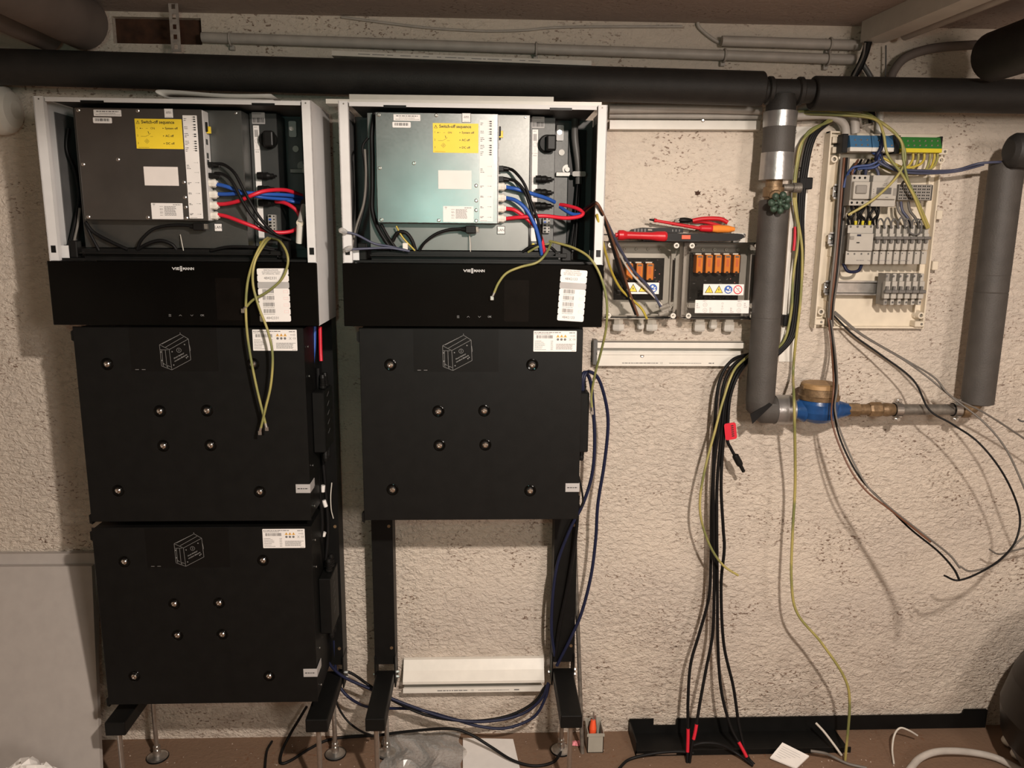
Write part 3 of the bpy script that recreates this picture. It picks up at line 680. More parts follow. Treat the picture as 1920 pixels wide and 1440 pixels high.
MB().cyl((XV, YP_, tz-.010), (XV, YP_, tz-.049), .035, .037, 24).build('branch', 'insul_bk', R)
# silver-taped drop
zt, z1, z2, zb_ = tz-.050, P(1460, 239, YP_).z, P(1457, 287, YP_).z, P(1454, 338, YP_).z
R = thing('taped_pipe', (XV, YP_, zb_), 'short silver-taped insulated pipe hanging from the tee above the green valve', 'pipe')
MB().cyl((XV, YP_, zt), (XV, YP_, z1), .0415, .0405, 28).build('silver_tape', 'tape', R)
MB().cyl((XV, YP_, z1), (XV, YP_, z2), .0395, n=28).build('foam_sleeve', 'insul', R)
MB().cyl((XV, YP_, z2), (XV, YP_, zb_), .0405, .042, 28).build('silver_tape', 'tape', R)
# gate valve
zi = P(1449, 378, YP_).z
R = thing('gate_valve', (XV, YP_, zi), 'brown brass stop valve with a green handwheel on the vertical pipe', 'valve')
MB().lathe((XV-.004, YP_, zi-.01), (0, 0, 1), [(0, .022), (.02, .022), (.021, .026), (.045, .026), (.046, .021), (zb_-zi+.011, .021)], 16).build('body', 'brass', R)
h0 = Vector((XV-.004, YP_, zi+.022)); h1 = Vector((XV-.012, YP_-.07, zi-.006))
MB().lathe(h0, h1-h0, [(0, .016), (.03, .015), (.031, .010), (.055, .007), (.072, .007)], 14).build('bonnet', 'brass', R)
m = MB(); dd = (h1-h0).normalized(); uu, vv = m.frame(dd); K = 7
for i in range(K):
    a_ = 2*math.pi*i/K; c = h1+(uu*math.cos(a_)+vv*math.sin(a_))*.020; m.tube([h1+(c-h1)*.2, c], .0042, 8)
    m.ball(c, .0095, (1, .8, 1), 10, 6)
m.ball(h1, .008); m.build('handwheel', 'hand', R)
MB().cyl((XV+.02, YP_, zi+.035), (XV+.045, YP_, zi+.035), .009, n=12).cyl((XV+.045, YP_, zi+.035), (XV+.066, YP_, zi+.035), .0125, n=12).build('drain_tap', 'steel_dk', R)
# grey insulated drop, elbow, silver cuff
zm = P(1500, 768, YP_).z
R = thing('insulated_pipe', (XV, YP_, zm-.04), 'grey insulated vertical pipe between the surge boxes and the distribution board', 'pipe')
MB().lathe((XV, YP_, zi+.004), (0, 0, -1), [(0, .033), (.003, .0375), (.30, .0375), (.302, .0370), (.304, .0375), (zi-zm-.02, .0375)], 28).build('foam_sleeve', 'insul', R)
m = MB(); pts = [Vector((XV, YP_, zm+.03)), Vector((XV, YP_, zm+.012)), Vector((XV+.012, YP_, zm)), Vector((XV+.045, YP_, zm))]
m.tube(pts, .0375, 24); m.build('elbow', 'insul', R)
MB().prism([(XV-.0378, zm-.004), (XV-.030, zm-.030), (XV+.02, zm+.022), (XV+.012, zm+.027)], YP_-.0385, YP_-.036).build('open_seam', 'black_rub', R)
MB().cyl((XV+.040, YP_, zm), (XV+.088, YP_, zm), .0395, .0400, 28).build('silver_tape', 'tape', R)
# water meter
cx = P(1533, 768, YP_).x
R = thing('water_meter', (cx, YP_, zm-.036), 'blue water meter with a brown round lid on the lower pipe', 'meter')
m = MB(); m.lathe((cx, YP_, zm-.036), (0, 0, 1), [(0, .018), (.006, .034), (.016, .045), (.034, .053), (.056, .054), (.066, .050)], 28)
m.lathe((cx-.04, YP_, zm), (-1, 0, 0), [(0, .034), (.018, .024), (.026, .020)], 20); m.lathe((cx+.035, YP_, zm), (1, 0, 0), [(0, .034), (.025, .024), (.052, .016), (.054, .016)], 20)
m.build('body', 'blue_paint', R)
MB().lathe((cx, YP_, zm+.030), (0, 0, 1), [(0, .053), (.010, .054), (.012, .050), (.030, .049), (.031, .047)], 28).build('collar_ring', 'brass', R)
lid = MB().lathe((cx, YP_, zm+.061), (0, 0, 1), [(0, .049), (.010, .048), (.013, .044), (.0131, 0)], 28).build('lid', 'brass_lid', R)
MB().box(cx-.05, cx-.036, YP_-.012, YP_+.012, zm+.056, zm+.068, .002).build('hinge', 'brass', lid)
def xs(px): return P(px, 769, YP_).x
R = thing('pipe_union', (xs(1625), YP_, zm-.02), 'brown brass union with hex nuts beside the blue meter', 'pipe fitting')
MB().lathe((xs(1588), YP_, zm), (1, 0, 0), [(0, .019), (xs(1610)-xs(1588), .019)], 6, smooth=False).build('hex_nut', 'brass', R)
MB().lathe((xs(1610), YP_, zm), (1, 0, 0), [(0, .015), (xs(1628)-xs(1610), .0155)], 16).build('tail_piece', 'brass', R)
MB().lathe((xs(1628), YP_, zm), (1, 0, 0), [(0, .0185), (.006, .021), (xs(1652)-xs(1628)-.004, .021), (xs(1652)-xs(1628), .0185)], 8, smooth=False).build('hex_nut', 'brass', R)
MB().lathe((xs(1652), YP_, zm), (1, 0, 0), [(0, .016), (.012, .019), (.016, .019), (xs(1676)-xs(1652), .0155)], 16).build('socket', 'brass', R)
tag(MB().cyl((xs(1676)+.001, YP_, zm), (xs(1800), YP_, zm), .0148, n=20).build('steel_pipe', 'steel_dk'), 'bare grey steel pipe between two clamps near the right', 'pipe')
for px, lb in ((1682, 'chrome pipe clamp nearer the blue water meter'), (1792, 'chrome pipe clamp next to the corner elbow')):
    x = xs(px); R = thing('pipe_clamp', (x, YP_, zm-.03), lb, 'clamp', 'pipe clamps')
    m = MB(); n = 24
    for i in range(n):
        a0, a1 = 2*math.pi*i/n, 2*math.pi*(i+1)/n
        m.add([(xx, YP_+r*math.cos(a_), zm+r*math.sin(a_)) for xx in (x-.009, x+.009) for r in (.0185, .0215) for a_ in (a0, a1)],
              [(0, 1, 3, 2), (4, 6, 7, 5), (0, 4, 5, 1), (2, 3, 7, 6)])
    m.build('ring', 'steel', R)
    MB().lathe((x-.010, YP_, zm), (1, 0, 0), [(0, .0152), (0.0001, .0184), (.020, .0184), (.0201, .0152)], 24, caps=False).build('rubber_lining', 'black_rub', R)
    for s in (1, -1):
        MB().box(x-.009, x+.009, YP_-.006, YP_+.006, zm+s*.0215, zm+s*.030, .001).build('lug', 'steel', R)
        MB().cyl((x, YP_-.012, zm+s*.026), (x, YP_+.012, zm+s*.026), .004, n=8).build('clamp_screw', 'steel', R)
    MB().cyl((x, YP_+.021, zm), (x, -.0005, zm), .005, n=10).build('hanger_bolt', 'steel', R)
xr = P(1832, 755, YP_).x
R = thing('pipe_elbow', (xr, YP_, zm-.02), 'brown corner elbow under the right-hand insulated pipe', 'pipe fitting')
m = MB(); q = .035; m.tube([Vector((xs(1800)+.001, YP_, zm))]+[Vector((xr-q+q*math.sin(t), YP_, zm+q-q*math.cos(t))) for t in (i*math.pi/16 for i in range(9))]+[Vector((xr, YP_, zm+.046))], .0185, 18)
m.build('bend', 'brass', R)
MB().lathe((xs(1800)+.002, YP_, zm), (1, 0, 0), [(0, .021), (.008, .0225), (.018, .0225), (.020, .019)], 18).build('collar', 'brass', R)
zt2 = P(1868, 303, YP_).z; zb2 = P(1832, 757, YP_).z
tag(MB().lathe((xr, YP_, zb2), (0, 0, 1), [(0, .034), (.003, .0405), (.30, .0405), (.301, .0395), (.304, .0405), (.345, .040), (.348, .0405), (zt2-zb2-.003, .0405), (zt2-zb2, .034)], 28).build('insulated_pipe', 'insul'), 'grey insulated vertical pipe at the far right, above the corner elbow', 'pipe')
c = P(1876, 283, -.15)
pipe('insulated_pipe', (c.x+.01, -.165, c.z), (2.28, -.165, c.z), .042, 'insul_bk', 'dark insulated pipe stub leaving the photo at the right, above the grey pipe', bev=.016)
# ducts and pipes along the ceiling
def yl(p, q, t): return p+(q-p)*t
c = P(160, 30, -.06); rr = .062
pipe('ventilation_duct', (c.x, -.06, c.z-.02), (c.x, -3.2, c.z-.02), rr, 'duct', 'big grey duct crossing the top left corner under the ceiling', 'duct', bev=.02)
c = P(88, 66, -.06)
pipe('ventilation_duct', (c.x, -.05, c.z), (c.x, -3.2, c.z), .036, 'duct', 'thinner grey duct beside the big one, top left corner', 'duct', bev=.01)
c0 = P(-20, 205, -.07); c1 = P(28, 205, -.07)
m = MB(); m.lathe((-1.75, -.065, c0.z), (1, 0, 0), [(0, .060), (c1.x+1.75-.035, .060), (c1.x+1.75-.018, .055), (c1.x+1.75-.006, .043), (c1.x+1.75, .022), (c1.x+1.75+.0005, 0)], 28)
tag(m.build('capped_pipe', 'white_pl'), 'white rounded pipe end at the left edge of the photo', 'pipe')
c = P(1850, 108, -.16)
pipe('insulated_pipe', (c.x+.01, -.16, c.z), (c.x+.05, -3.2, c.z), .058, 'insul_bk', 'thick dark insulated pipe coming forward in the top right corner', bev=.012)
# cable duct on the ceiling, running forward
def slab(name, p, w_, h_, m, label, cat, dx=.096, L=2.9):
    q = MB(); x, y, z = p
    q.add([(x, y, z), (x+w_, y, z), (x+w_, y, z+h_), (x, y, z+h_), (x+dx*L, y-L, z), (x+w_+dx*L, y-L, z), (x+w_+dx*L, y-L, z+h_), (x+dx*L, y-L, z+h_)],
          [(0, 1, 2, 3), (7, 6, 5, 4), (0, 4, 5, 1), (1, 5, 6, 2), (2, 6, 7, 3), (3, 7, 4, 0)])
    return tag(q.build(name, m), label, cat)
c = P(1613, 80, -.05); slab('cable_duct', (c.x, -.05, c.z), .062, ZC-c.z-.0005, 'ltgrey_pl', 'white rectangular cable duct on the ceiling at the upper right', 'cable duct')
c = P(1697, 66, -.05)
tag(MB().tube([(c.x, -.05, c.z), (c.x+.096*2.9, -2.95, c.z)], .013, 14).build('conduit', 'conduit'), 'pale conduit running forward beside the ceiling cable duct', 'conduit')
# conduits along the wall top
def conduit(pts, r, label, m='conduit'):
    return tag(MB().tube(path(pts, 8) if len(pts) > 2 else [P(*q) for q in pts], r, 14).build('conduit', m), label, 'conduit')
conduit([(379, 70, -.02), (1602, 112, -.02)], .0125, 'long pale conduit along the top of the wall above the black pipe')
conduit([(1353, 77, -.02), (1613, 85, -.02)], .0130, 'short pale conduit above the long one, at the upper right')
for px, py, w_ in ((432, 73, 0), (1005, 92, 0), (1358, 104, 0), (1552, 111, 0), (1556, 83, 0)):
    c = P(px, py, -.02); R = MB(); n = 12
    R.tube([(c.x, -.02+.0150*math.cos(t), c.z+.0150*math.sin(t)) for t in (math.radians(-60-20*i) for i in range(13))], .0028, 6); R.box(c.x-.006, c.x+.006, -.012, -.0004, c.z-.024, c.z-.013, .001)
    tag(R.build('conduit_clip', 'conduit'), {432: 'conduit clip nearest the hanging steel strap', 1005: 'conduit clip above the right-hand inverter unit', 1358: 'lower conduit clip above the pipe tee', 1552: 'lower conduit clip near the ceiling duct', 1556: 'upper conduit clip near the ceiling duct'}[px], 'clip', 'conduit clips')
wire('wall_cord', [(640, 32, -.006), (700, 40, -.006), (800, 52, -.006), (900, 58, -.006), (980, 57, -.006), (1060, 51, -.006), (1280, 50, -.006)], .003, 'conduit', 'painted-over cord sagging along the wall below the ceiling', 'cord')
wire('wall_cord', [(1330, 12, -.006), (1312, 35, -.006), (1310, 50, -.006), (1335, 72, -.006), (1358, 84, -.006)], .0045, 'conduit', 'painted-over cord dropping from the ceiling to the short conduit', 'cord')
# perforated strap
c0, c1 = P(336, 4, -.075), P(332, 98, -.075)
m = MB(); hw = .0115; nh = 5; L = c0.z-c1.z
m.box(c1.x-hw, c1.x-.0045, -.080, -.078, c1.z, c0.z); m.box(c1.x+.0045, c1.x+hw, -.080, -.078, c1.z, c0.z)
zz = [c1.z]+[c1.z+L*(i+.5)/nh+s*.0055 for i in range(nh) for s in (-1, 1)]+[c0.z]
for i in range(0, len(zz), 2): m.box(c1.x-.0045, c1.x+.0045, -.080, -.078, zz[i], zz[i+1])
tag(m.build('perforated_strap', 'strap'), 'perforated steel strap hanging from the ceiling by the brown wall pocket', 'strap')
# trunking lids and lengths lying about
def bar(name, p, q, h, dep, m, label, cat='trunking', th=.0018, printed=True):
    """a length of shallow U-section trunking; p,q lower front corners"""
    p, q = Vector(p), Vector(q); d = (q-p); L = d.length; d.normalize(); u = Vector((0, 0, 1)); yv = Vector((0, 1, 0))
    prof = [(0, 0), (dep, 0), (dep, th), (th, th), (th, h-th), (dep, h-th), (dep, h), (0, h)]
    mb = MB(); n = len(prof); vs = [p+yv*a_+u*b_ for a_, b_ in prof]+[q+yv*a_+u*b_ for a_, b_ in prof]
    mb.add(vs, [(i, (i+1) % n, n+(i+1) % n, n+i) for i in range(n)]+[list(range(n))[::-1], list(range(n, 2*n))])
    R = thing(name, (p+q)/2, label, cat, 'white trunking lengths'); mb.build('profile', m, R)
    if printed:
        t = MB(); a0 = L*.1
        while a0 < L*.8:
            w_ = random.uniform(.006, .03); s0 = p+d*a0; s1 = p+d*min(a0+w_, L*.85); hh = h*.07
            t.add([s0+u*(h*.5-hh)-yv*.0004, s1+u*(h*.5-hh)-yv*.0004, s1+u*(h*.5+hh)-yv*.0004, s0+u*(h*.5+hh)-yv*.0004], [(0, 1, 2, 3)]); a0 += w_+random.uniform(.003, .02)
        t.build('print', 'ink_dim', R)
    return R
bar('trunking_length', P(622, 104, -.12), P(1109, 123, -.12), .011, .03, 'ltgrey_pl', 'white trunking length lying on top of the long black pipe')
bar('trunking_length', P(655, 187, -.19), P(1038, 192, -.19), .0125, .04, 'white_pl', 'upper of two white strips lying on the right-hand inverter unit', printed=False)
bar('trunking_length', P(611, 194, -.235), P(1128, 200, -.235), .010, .04, 'white_pl', 'longer lower white strip lying on the right-hand inverter unit', printed=False)
# leaflet on the left unit
m = MB(); n = 14; A = [P(*q) for q in ((512, 188, -.21), (440, 186, -.21), (360, 184, -.21), (318, 183, -.21), (297, 177, -.21), (291, 171, -.21), (300, 168, -.21), (340, 170, -.21), (420, 176, -.21), (508, 176, -.21))]
A = spline(A, 4); m.add([p for p in A]+[p+Vector((.0, .11, 0)) for p in A], [(i, i+1, len(A)+i+1, len(A)+i) for i in range(len(A)-1)], True)
o = m.build('leaflet', 'paper'); sd = o.modifiers.new('thickness', 'SOLIDIFY'); sd.thickness = .0012; tag(o, 'folded white leaflet lying on top of the left-hand inverter unit', 'paper')
# wall-mounted trunking beside the pipe drop and under the tray
conduit([(1142, 205, -.03), (1300, 204, -.03), (1427, 207, -.03)], .0115, 'upper grey conduit between the right-hand inverter and the taped pipe')
conduit([(1142, 217, -.015), (1427, 219, -.015)], .008, 'lower grey conduit between the right-hand inverter and the taped pipe')
R = bar('trunking_length', P(1143, 242, -.03), P(1425, 243, -.03), .022, .028, 'white_pl', 'white trunking fixed to the wall just under the grey conduits', printed=False)
c = P(1318, 227, -.031); MB().lathe((c.x, -.0302, c.z+.002), (0, -1, 0), [(0, .005), (.001, .005), (.002, .003)], 12).build('screw', 'steel', R)
# open trunking base under the boxes
za, zb, zc2, zd = P(1120, 640, -.03).z, P(1120, 652, -.03).z, P(1118, 660, -.03).z, P(1118, 686, -.03).z; xa, xb = P(1120, 645, -.03).x, P(1396, 650, -.03).x
R = thing('cable_trunking', ((xa+xb)/2, -.02, zd), 'white open cable trunking on the wall under the two surge boxes', 'trunking')
m = MB(); m.box(xa, xb, -.004, -.0005, zd, za); m.box(xa, xb, -.034, -.004, za-.002, za); m.box(xa, xb, -.034, -.032, zb, za); m.box(xa+.004, xb, -.026, -.004, zb+.002, zb+.0035)
m.build('base', 'white_pl', R)
m = MB(); m.box(xa-.002, xb-.01, -.030, -.028, zd, zc2); m.box(xa-.002, xb-.01, -.028, -.004, zd, zd+.002); m.box(xa-.002, xb-.01, -.033, -.030, zc2-.007, zc2-.001); fr = m.build('front_wall', 'white_pl', R)
MB().box(xa-.010, xa, -.033, -.001, zd+.004, za+.004).build('end_cap', 'dkgrey_pl', R)
c = P(1204, 667, -.03); MB().lathe((c.x, -.030, c.z), (0, -1, 0), [(0, .0055), (.001, .0055), (.0016, .004), (.001, .0)], 14).build('screw', 'steel', R)
m = MB(); m.scrawl(xa+.07, xa+.17, zd+.008, .0022, -.0303); m.scrawl(xa+.20, xa+.29, zd+.008, .0014, -.0303); m.text('CE', xa+.175, zd+.008, -.0303, .006); m.scrawl(xa+.31, xa+.325, zd+.008, .003, -.0303); m.build('print', 'ink_dim', fr)
# vertical trunking right of the pipe drop
R = thing('cable_trunking', (P(1485, 600, -.02).x, -.02, 1.1), 'white upright cable trunking between the grey vertical pipe and the distribution board', 'trunking')
xa, xb = P(1478, 600, -.02).x, P(1500, 600, -.02).x; zt_, zb_2 = P(1515, 236, -.02).z, P(1480, 680, -.02).z
MB().box(xa-.012, xb, -.004, -.0005, zb_2, zt_).build('base', 'white_pl', R)
MB().box(xa-.014, xa-.011, -.03, -.004, P(1470, 648, -.02).z, P(1490, 385, -.02).z).box(xa-.022, xa-.011, -.032, -.030, P(1470, 648, -.02).z, P(1490, 385, -.02).z).build('side_wall', 'white_pl', R)
for py in (345, 601):
    c = P(1510 if py < 400 else 1480, py, -.035); MB().box(c.x-.022, c.x+.014, -.050, -.0045, c.z-.014, c.z+.016, .002).build('retaining_clip', 'black_pl', R)
for px, py in ((1503, 317), (1491, 247)): c = P(px, py, -.01); MB().lathe((c.x, -.004, c.z), (0, -1, 0), [(0, .006), (.003, .006), (.006, .003)], 12).build('screw', 'steel', R)

# ================================================================== clear-lidded surge boxes
def surge_box(px0, px1, mods, label, corners, glands, lab1, lab2, pcb):
    YL = -.095
    a, b = P(px0, 598, YL), P(px1, 455, YL); xa, xb = a.x, b.x; za, zb = 1.276, 1.476
    R = thing('surge_box', ((xa+xb)/2, -.05, za), label, 'junction box', 'clear-lidded surge boxes')
    m = MB(); t = .003; m.box(xa, xb, -.008, -.003, za, zb)
    for q in ((xa, xa+t, za, zb), (xb-t, xb, za, zb), (xa+t, xb-t, za, za+t), (xa+t, xb-t, zb-t, zb)): m.box(q[0], q[1], -.045, -.008, q[2], q[3])
    bs = m.build('base', 'ltgrey_pl' if len(mods) == 3 else 'grey_pl', R)  # base of the other box darker: shade under the lid put into its colour
    for row in (zb-.02, za+.028):
        for i in range(5): MB().lathe((xa+.03+i*.032, -.008, row), (0, -1, 0), [(0, .005), (.004, .0045), (.004, .002), (.001, .002)], 12).build('screw_boss', 'ltgrey_pl', bs)
    m = MB(); e = .0005
    x0, x1, z0, z1 = xa-e, xb+e, za-e, zb+e
    V = [(x0, YL, z0), (x1, YL, z0), (x1, YL, z1), (x0, YL, z1), (x0, -.046, z0), (x1, -.046, z0), (x1, -.046, z1), (x0, -.046, z1)]
    m.add(V, [(0, 1, 2, 3), (0, 4, 5, 1), (1, 5, 6, 2), (2, 6, 7, 3), (3, 7, 4, 0)])
    # moulded step and corner gussets of the lid
    i_ = .010; V = [(x0+i_, YL+.0015, z0+i_), (x1-i_, YL+.0015, z0+i_), (x1-i_, YL+.0015, z1-i_), (x0+i_, YL+.0015, z1-i_), (x0+i_, -.05, z0+i_), (x1-i_, -.05, z0+i_), (x1-i_, -.05, z1-i_), (x0+i_, -.05, z1-i_)]
    m.add(V, [(0, 4, 5, 1), (1, 5, 6, 2), (2, 6, 7, 3), (3, 7, 4, 0)])
    for cx_, cz_, sx, sz in ((x0, z0, 1, 1), (x1, z0, -1, 1), (x1, z1, -1, -1), (x0, z1, 1, -1)):
        m.add([(cx_+sx*.024, YL, cz_+sz*.006), (cx_+sx*.006, YL, cz_+sz*.024), (cx_+sx*.006, -.046, cz_+sz*.024), (cx_+sx*.024, -.046, cz_+sz*.006)], [(0, 1, 2, 3)])
    lid = m.build('clear_lid', 'clear', R)
    m = MB(); m.box(x0, x1, -.0475, -.0455, z0, z0+.002); m.box(x0, x1, -.0475, -.0455, z1-.002, z1); m.box(x0, x0+.002, -.0475, -.0455, z0, z1); m.box(x1-.002, x1, -.0475, -.0455, z0, z1); m.build('gasket', 'black_rub', R)
    for cx_, cz_ in ((xa+.009, za+.009), (xb-.009, za+.009), (xb-.009, zb-.009), (xa+.009, zb-.009)):
        s = MB().lathe((cx_, YL+.006, cz_), (0, -1, 0), [(0, .0072), (.0075, .0072), (.0085, .0062), (.0085, .0038), (.006, .0036), (.006, 0)], 18, caps=False).build('corner_screw', 'white_pl', R)
        MB().cyl((cx_-.0035, YL-.0008, cz_), (cx_+.0015, YL-.0008, cz_+.001), .0011, n=6).build('slot', 'dkgrey_pl', s)
    c0, c1 = P(pcb[0], pcb[3], -.03), P(pcb[2], pcb[1], -.03)
    bd = MB().box(c0.x, c1.x, -.030, -.027, c0.z, c1.z).build('circuit_board', 'pcb', R)
    m = MB()
    for i in range(40):
        x, z = random.uniform(c0.x+.004, c1.x-.004), random.uniform(c0.z+.004, c1.z-.004); w_ = random.uniform(.001, .004); m.rect(x-w_, x+w_, z-.0005, z+.0005, -.0302)
    m.build('silk_screen', 'ink_dim', bd)
    m = MB()
    for i in range(9):
        x, z = random.uniform(c0.x+.01, c1.x-.012), random.uniform(c0.z+.005, c0.z+.035); m.box(x, x+random.uniform(.004, .012), -.040, -.030, z, z+random.uniform(.004, .010), .0005)
    m.build('component', 'black_pl', bd)
    m = MB()
    for i in range(4): m.ball((c1.x-.012-.012*(i % 2), -.031, c0.z+.050+.01*i), .0015, n=8, m=5)
    m.build('indicator', 'ink_pink', bd)
    for (u0, v0, u1, v1) in mods:
        c0, c1 = P(u0, v1, -.062), P(u1, v0, -.062)
        s = MB().box(c0.x, c1.x, -.062, -.030, c0.z, c1.z, .0012).build('surge_module', 'orange_pl', R)
        h = c1.z-c0.z
        MB().box(c0.x+.003, c1.x-.003, -.0624, -.0615, c1.z-.007, c1.z-.003).build('status_window', 'dkgrey_pl', s)
        MB().box(c0.x-.003, c1.x-.004, -.058, -.032, c1.z+.0005, c1.z+.004).build('white_cap', 'white_pl', s)
        MB().disc((c0.x+c1.x)/2, c0.z+.001, .004, -.0623, 12).build('notch', 'brown_wood', s)
        m = MB(); 
        for k in range(3): m.rect(c0.x+.0055+k*.0022, c0.x+.0063+k*.0022, c0.z+h*.35, c0.z+h*.78, -.0623)
        m.build('print', 'ink_red', s)
        MB().box(c1.x+.0008, c1.x+.005, -.054, -.030, c0.z+.002, c1.z-.002).build('socket_wall', 'brown_wood', s)
    for (u0, v0, u1, v1) in glands:
        c0, c1 = P(u0, v1, -.045), P(u1, v0, -.045); xc = (c0.x+c1.x)/2; r = (c1.x-c0.x)/2*1.02
        MB().lathe((xc, -.026, za-.0005), (0, 0, -1), [(0, r*.8), (za-c1.z-.002, r*.8), (za-c1.z, r), (za-c0.z-.004, r), (za-c0.z, r*.85), (za-c0.z+.001, r*.55)], 6 if r > .012 else 8, smooth=False).build('cable_gland', 'ltgrey_pl', R)
    # warning strip on the lid
    c0, c1 = P(lab1[0], lab1[3], YL), P(lab1[2], lab1[1], YL); y = YL-.0009; h = c1.z-c0.z; zc = (c0.z+c1.z)/2
    ws = MB().box(c0.x, c1.x, YL-.0006, YL-.0002, c0.z, c1.z).build('warning_strip', 'sticker', R)
    n_ = lab1[4]; step = (c1.x-c0.x-.006)/n_; Y_, K_, B_, C_, D_ = MB(), MB(), MB(), MB(), MB()
    for i in range(n_):
        x = c0.x+.003+step*(i+.5); r = h*.40
        if i < 2:
            K_.poly([(x-r, zc-r*.8), (x+r, zc-r*.8), (x, zc+r)], y); Y_.poly([(x-r*.8, zc-r*.68), (x+r*.8, zc-r*.68), (x, zc+r*.74)], y-.0002)
            if i == 0 and n_ == 4: K_.line((x, zc+.3*r), (x, zc-.25*r), .0013, y-.0004); K_.disc(x, zc-.48*r, .0008, y-.0004, 8)
            else: K_.poly([(x+.05*r, zc+.4*r), (x-.2*r, zc-.1*r), (x, zc-.08*r), (x-.08*r, zc-.55*r), (x+.2*r, zc+.05*r), (x+.02*r, zc+.04*r)], y-.0004)
        elif i == 2:
            B_.disc(x, zc, r*.95, y, 20); C_.disc(x-.1*r, zc+.38*r, .26*r, y-.0002, 12); C_.poly([(x-.6*r, zc-.1*r), (x, zc-.35*r), (x+.6*r, zc-.1*r), (x+.6*r, zc-.5*r), (x, zc-.75*r), (x-.6*r, zc-.5*r)], y-.0002); C_.poly([(x+.15*r, zc+.1*r), (x+.55*r, zc+.35*r), (x+.6*r, zc+.1*r), (x+.2*r, zc-.15*r)], y-.0002)
        else:
            D_.ring(x, zc, r*.82, r*1.05, y, 24); D_.line((x-.6*r, zc+.6*r), (x+.6*r, zc-.6*r), .0013, y); K_.ring(x+.1*r, zc+.2*r, r*.16, r*.22, y-.0001, 12); K_.line((x-.4*r, zc-.4*r), (x+.1*r, zc-.35*r), .0005, y)
    Y_.build('yellow_triangles', 'yellow_lab', ws); K_.build('black_symbols', 'ink', ws); B_.build('blue_roundel', 'ink_blue', ws); C_.build('white_figure', 'sticker', ws)
    if n_ > 3: D_.build('red_roundel', 'ink_red', ws)
    if lab2:
        c0, c1 = P(lab2[0], lab2[3], YL), P(lab2[2], lab2[1], YL); zc = (c0.z+c1.z)/2; w_ = c1.x-c0.x; h = c1.z-c0.z
        ls = MB().box(c0.x, c1.x, YL-.0006, YL-.0002, c0.z, c1.z).build('terminal_legend', 'sticker', R)
        m = MB()
        for fx in (.185, .815):
            for fz in (.64, .22): m.ring(c0.x+fx*w_, c0.z+fz*h, .0050, .0055, y, 18); m.ring(c0.x+fx*w_, c0.z+fz*h, .0018, .0022, y, 10)
        for fx, fz in ((.05, .55), (.295, .22), (.68, .22), (.93, .6)):
            for k, t in enumerate(('FR', 'FR', 'OUT')): m.text(t, c0.x+fx*w_-.004, c0.z+fz*h+.005-k*.0048, y, .0046)
        m.text('MPP 1', c0.x+.14*w_, c1.z-.003, y, .0042); m.text('MPP 2', c0.x+.78*w_, c1.z-.003, y, .0042)
        for fz in (.75, .35): m.ring(c0.x+.505*w_, c0.z+fz*h, .0022, .0026, y, 12)
        m.text('PV', c0.x+.505*w_, c0.z+.10*h, y, .004, 'CENTER'); m.text('PE', c0.x+.505*w_, c0.z+.53*h, y, .004, 'CENTER'); m.build('lettering', 'ink_gr', ls)
    return R
SB1 = surge_box(1134, 1275, [(1174, 494, 1187, 525), (1193, 494, 1206, 525), (1212, 494, 1226, 525)], 'clear-lidded surge box with three orange modules, next to the inverter', None,
          [(1149, 609, 1173, 621), (1197, 608, 1211, 618), (1212, 609, 1236, 621)], (1175, 530, 1236, 551, 3), None, (1150, 484, 1246, 562))
SB2 = surge_box(1284, 1427, [(1305, 478, 1319, 512), (1323, 478, 1337, 512), (1340, 478, 1354, 512), (1357.5, 478, 1371, 512), (1375, 478, 1388, 512)], 'clear-lidded surge box with five orange modules and a terminal legend, next to the grey pipe', None,
          [(1303, 605, 1326, 622), (1333, 605, 1349, 617), (1359, 605, 1381, 622)], (1318, 533, 1395, 553, 4), (1302.5, 563, 1405, 587), (1291, 474, 1389, 564))
for (p, q) in (((1236, 578, -.075), (1257, 571, -.075)), ((1240, 585, -.075), (1262, 577, -.075)), ((1235, 590, -.075), (1255, 583, -.075))):
    MB().lathe(P(*p), P(*q)-P(*p), [(0, .005), (.002, .0062), (.018, .0062), (.022, .0072), (.026, .0072)], 12).build('spare_plug', 'grey_pl', SB1)
a, b = P(1377, 448, -.02), P(1397, 437, -.02)
MB().rrect(a.x, b.x+.004, 1.474, b.z, -.012, -.006, .003).build('fixing_tab', 'white_pl', SB2); MB().lathe((b.x-.001, -.012, b.z-.007), (0, -1, 0), [(0, .006), (.002, .006), (.003, .003)], 12).build('fixing_screw', 'steel', SB2)

# ------------------------------------------------------------------ hand tools on top of the surge boxes
ZX = 1.4775
R = thing('screwdriver', (P(1205, 440, -.075).x, -.075, ZX), 'red screwdriver lying on the left surge box', 'screwdriver', 'hand tools on the surge boxes')
xa, xb = P(1158, 440, -.075).x, P(1250, 441, -.075).x; z = ZX+.014; L = xb-xa
MB().lathe((xa, -.075, z+.001), (1, 0, -.02), [(0, .010), (.003, .0135), (.014, .0138), (.024, .0105), (.06, .0098), (.09, .0105), (L-.024, .0130), (L-.006, .0138), (L, .011)], 10).build('handle', 'red_pl', R)
MB().cyl((xa-.006, -.075, z+.001), (xa, -.075, z+.001), .006, n=10).build('ferrule', 'red_pl', R); MB().cyl((xa-.04, -.075, z+.002), (xa-.006, -.075, z+.001), .0016, n=8).build('shaft', 'black_pl', R)
R = thing('wire_stripper', (P(1300, 440, -.045).x, -.045, ZX), 'black wire stripper with an orange patch across both surge boxes', 'wire stripper', 'hand tools on the surge boxes')
xa, x1, x2, xb = P(1205, 440, -.045).x, P(1266, 440, -.045).x, P(1311, 440, -.045).x, P(1394, 440, -.045).x
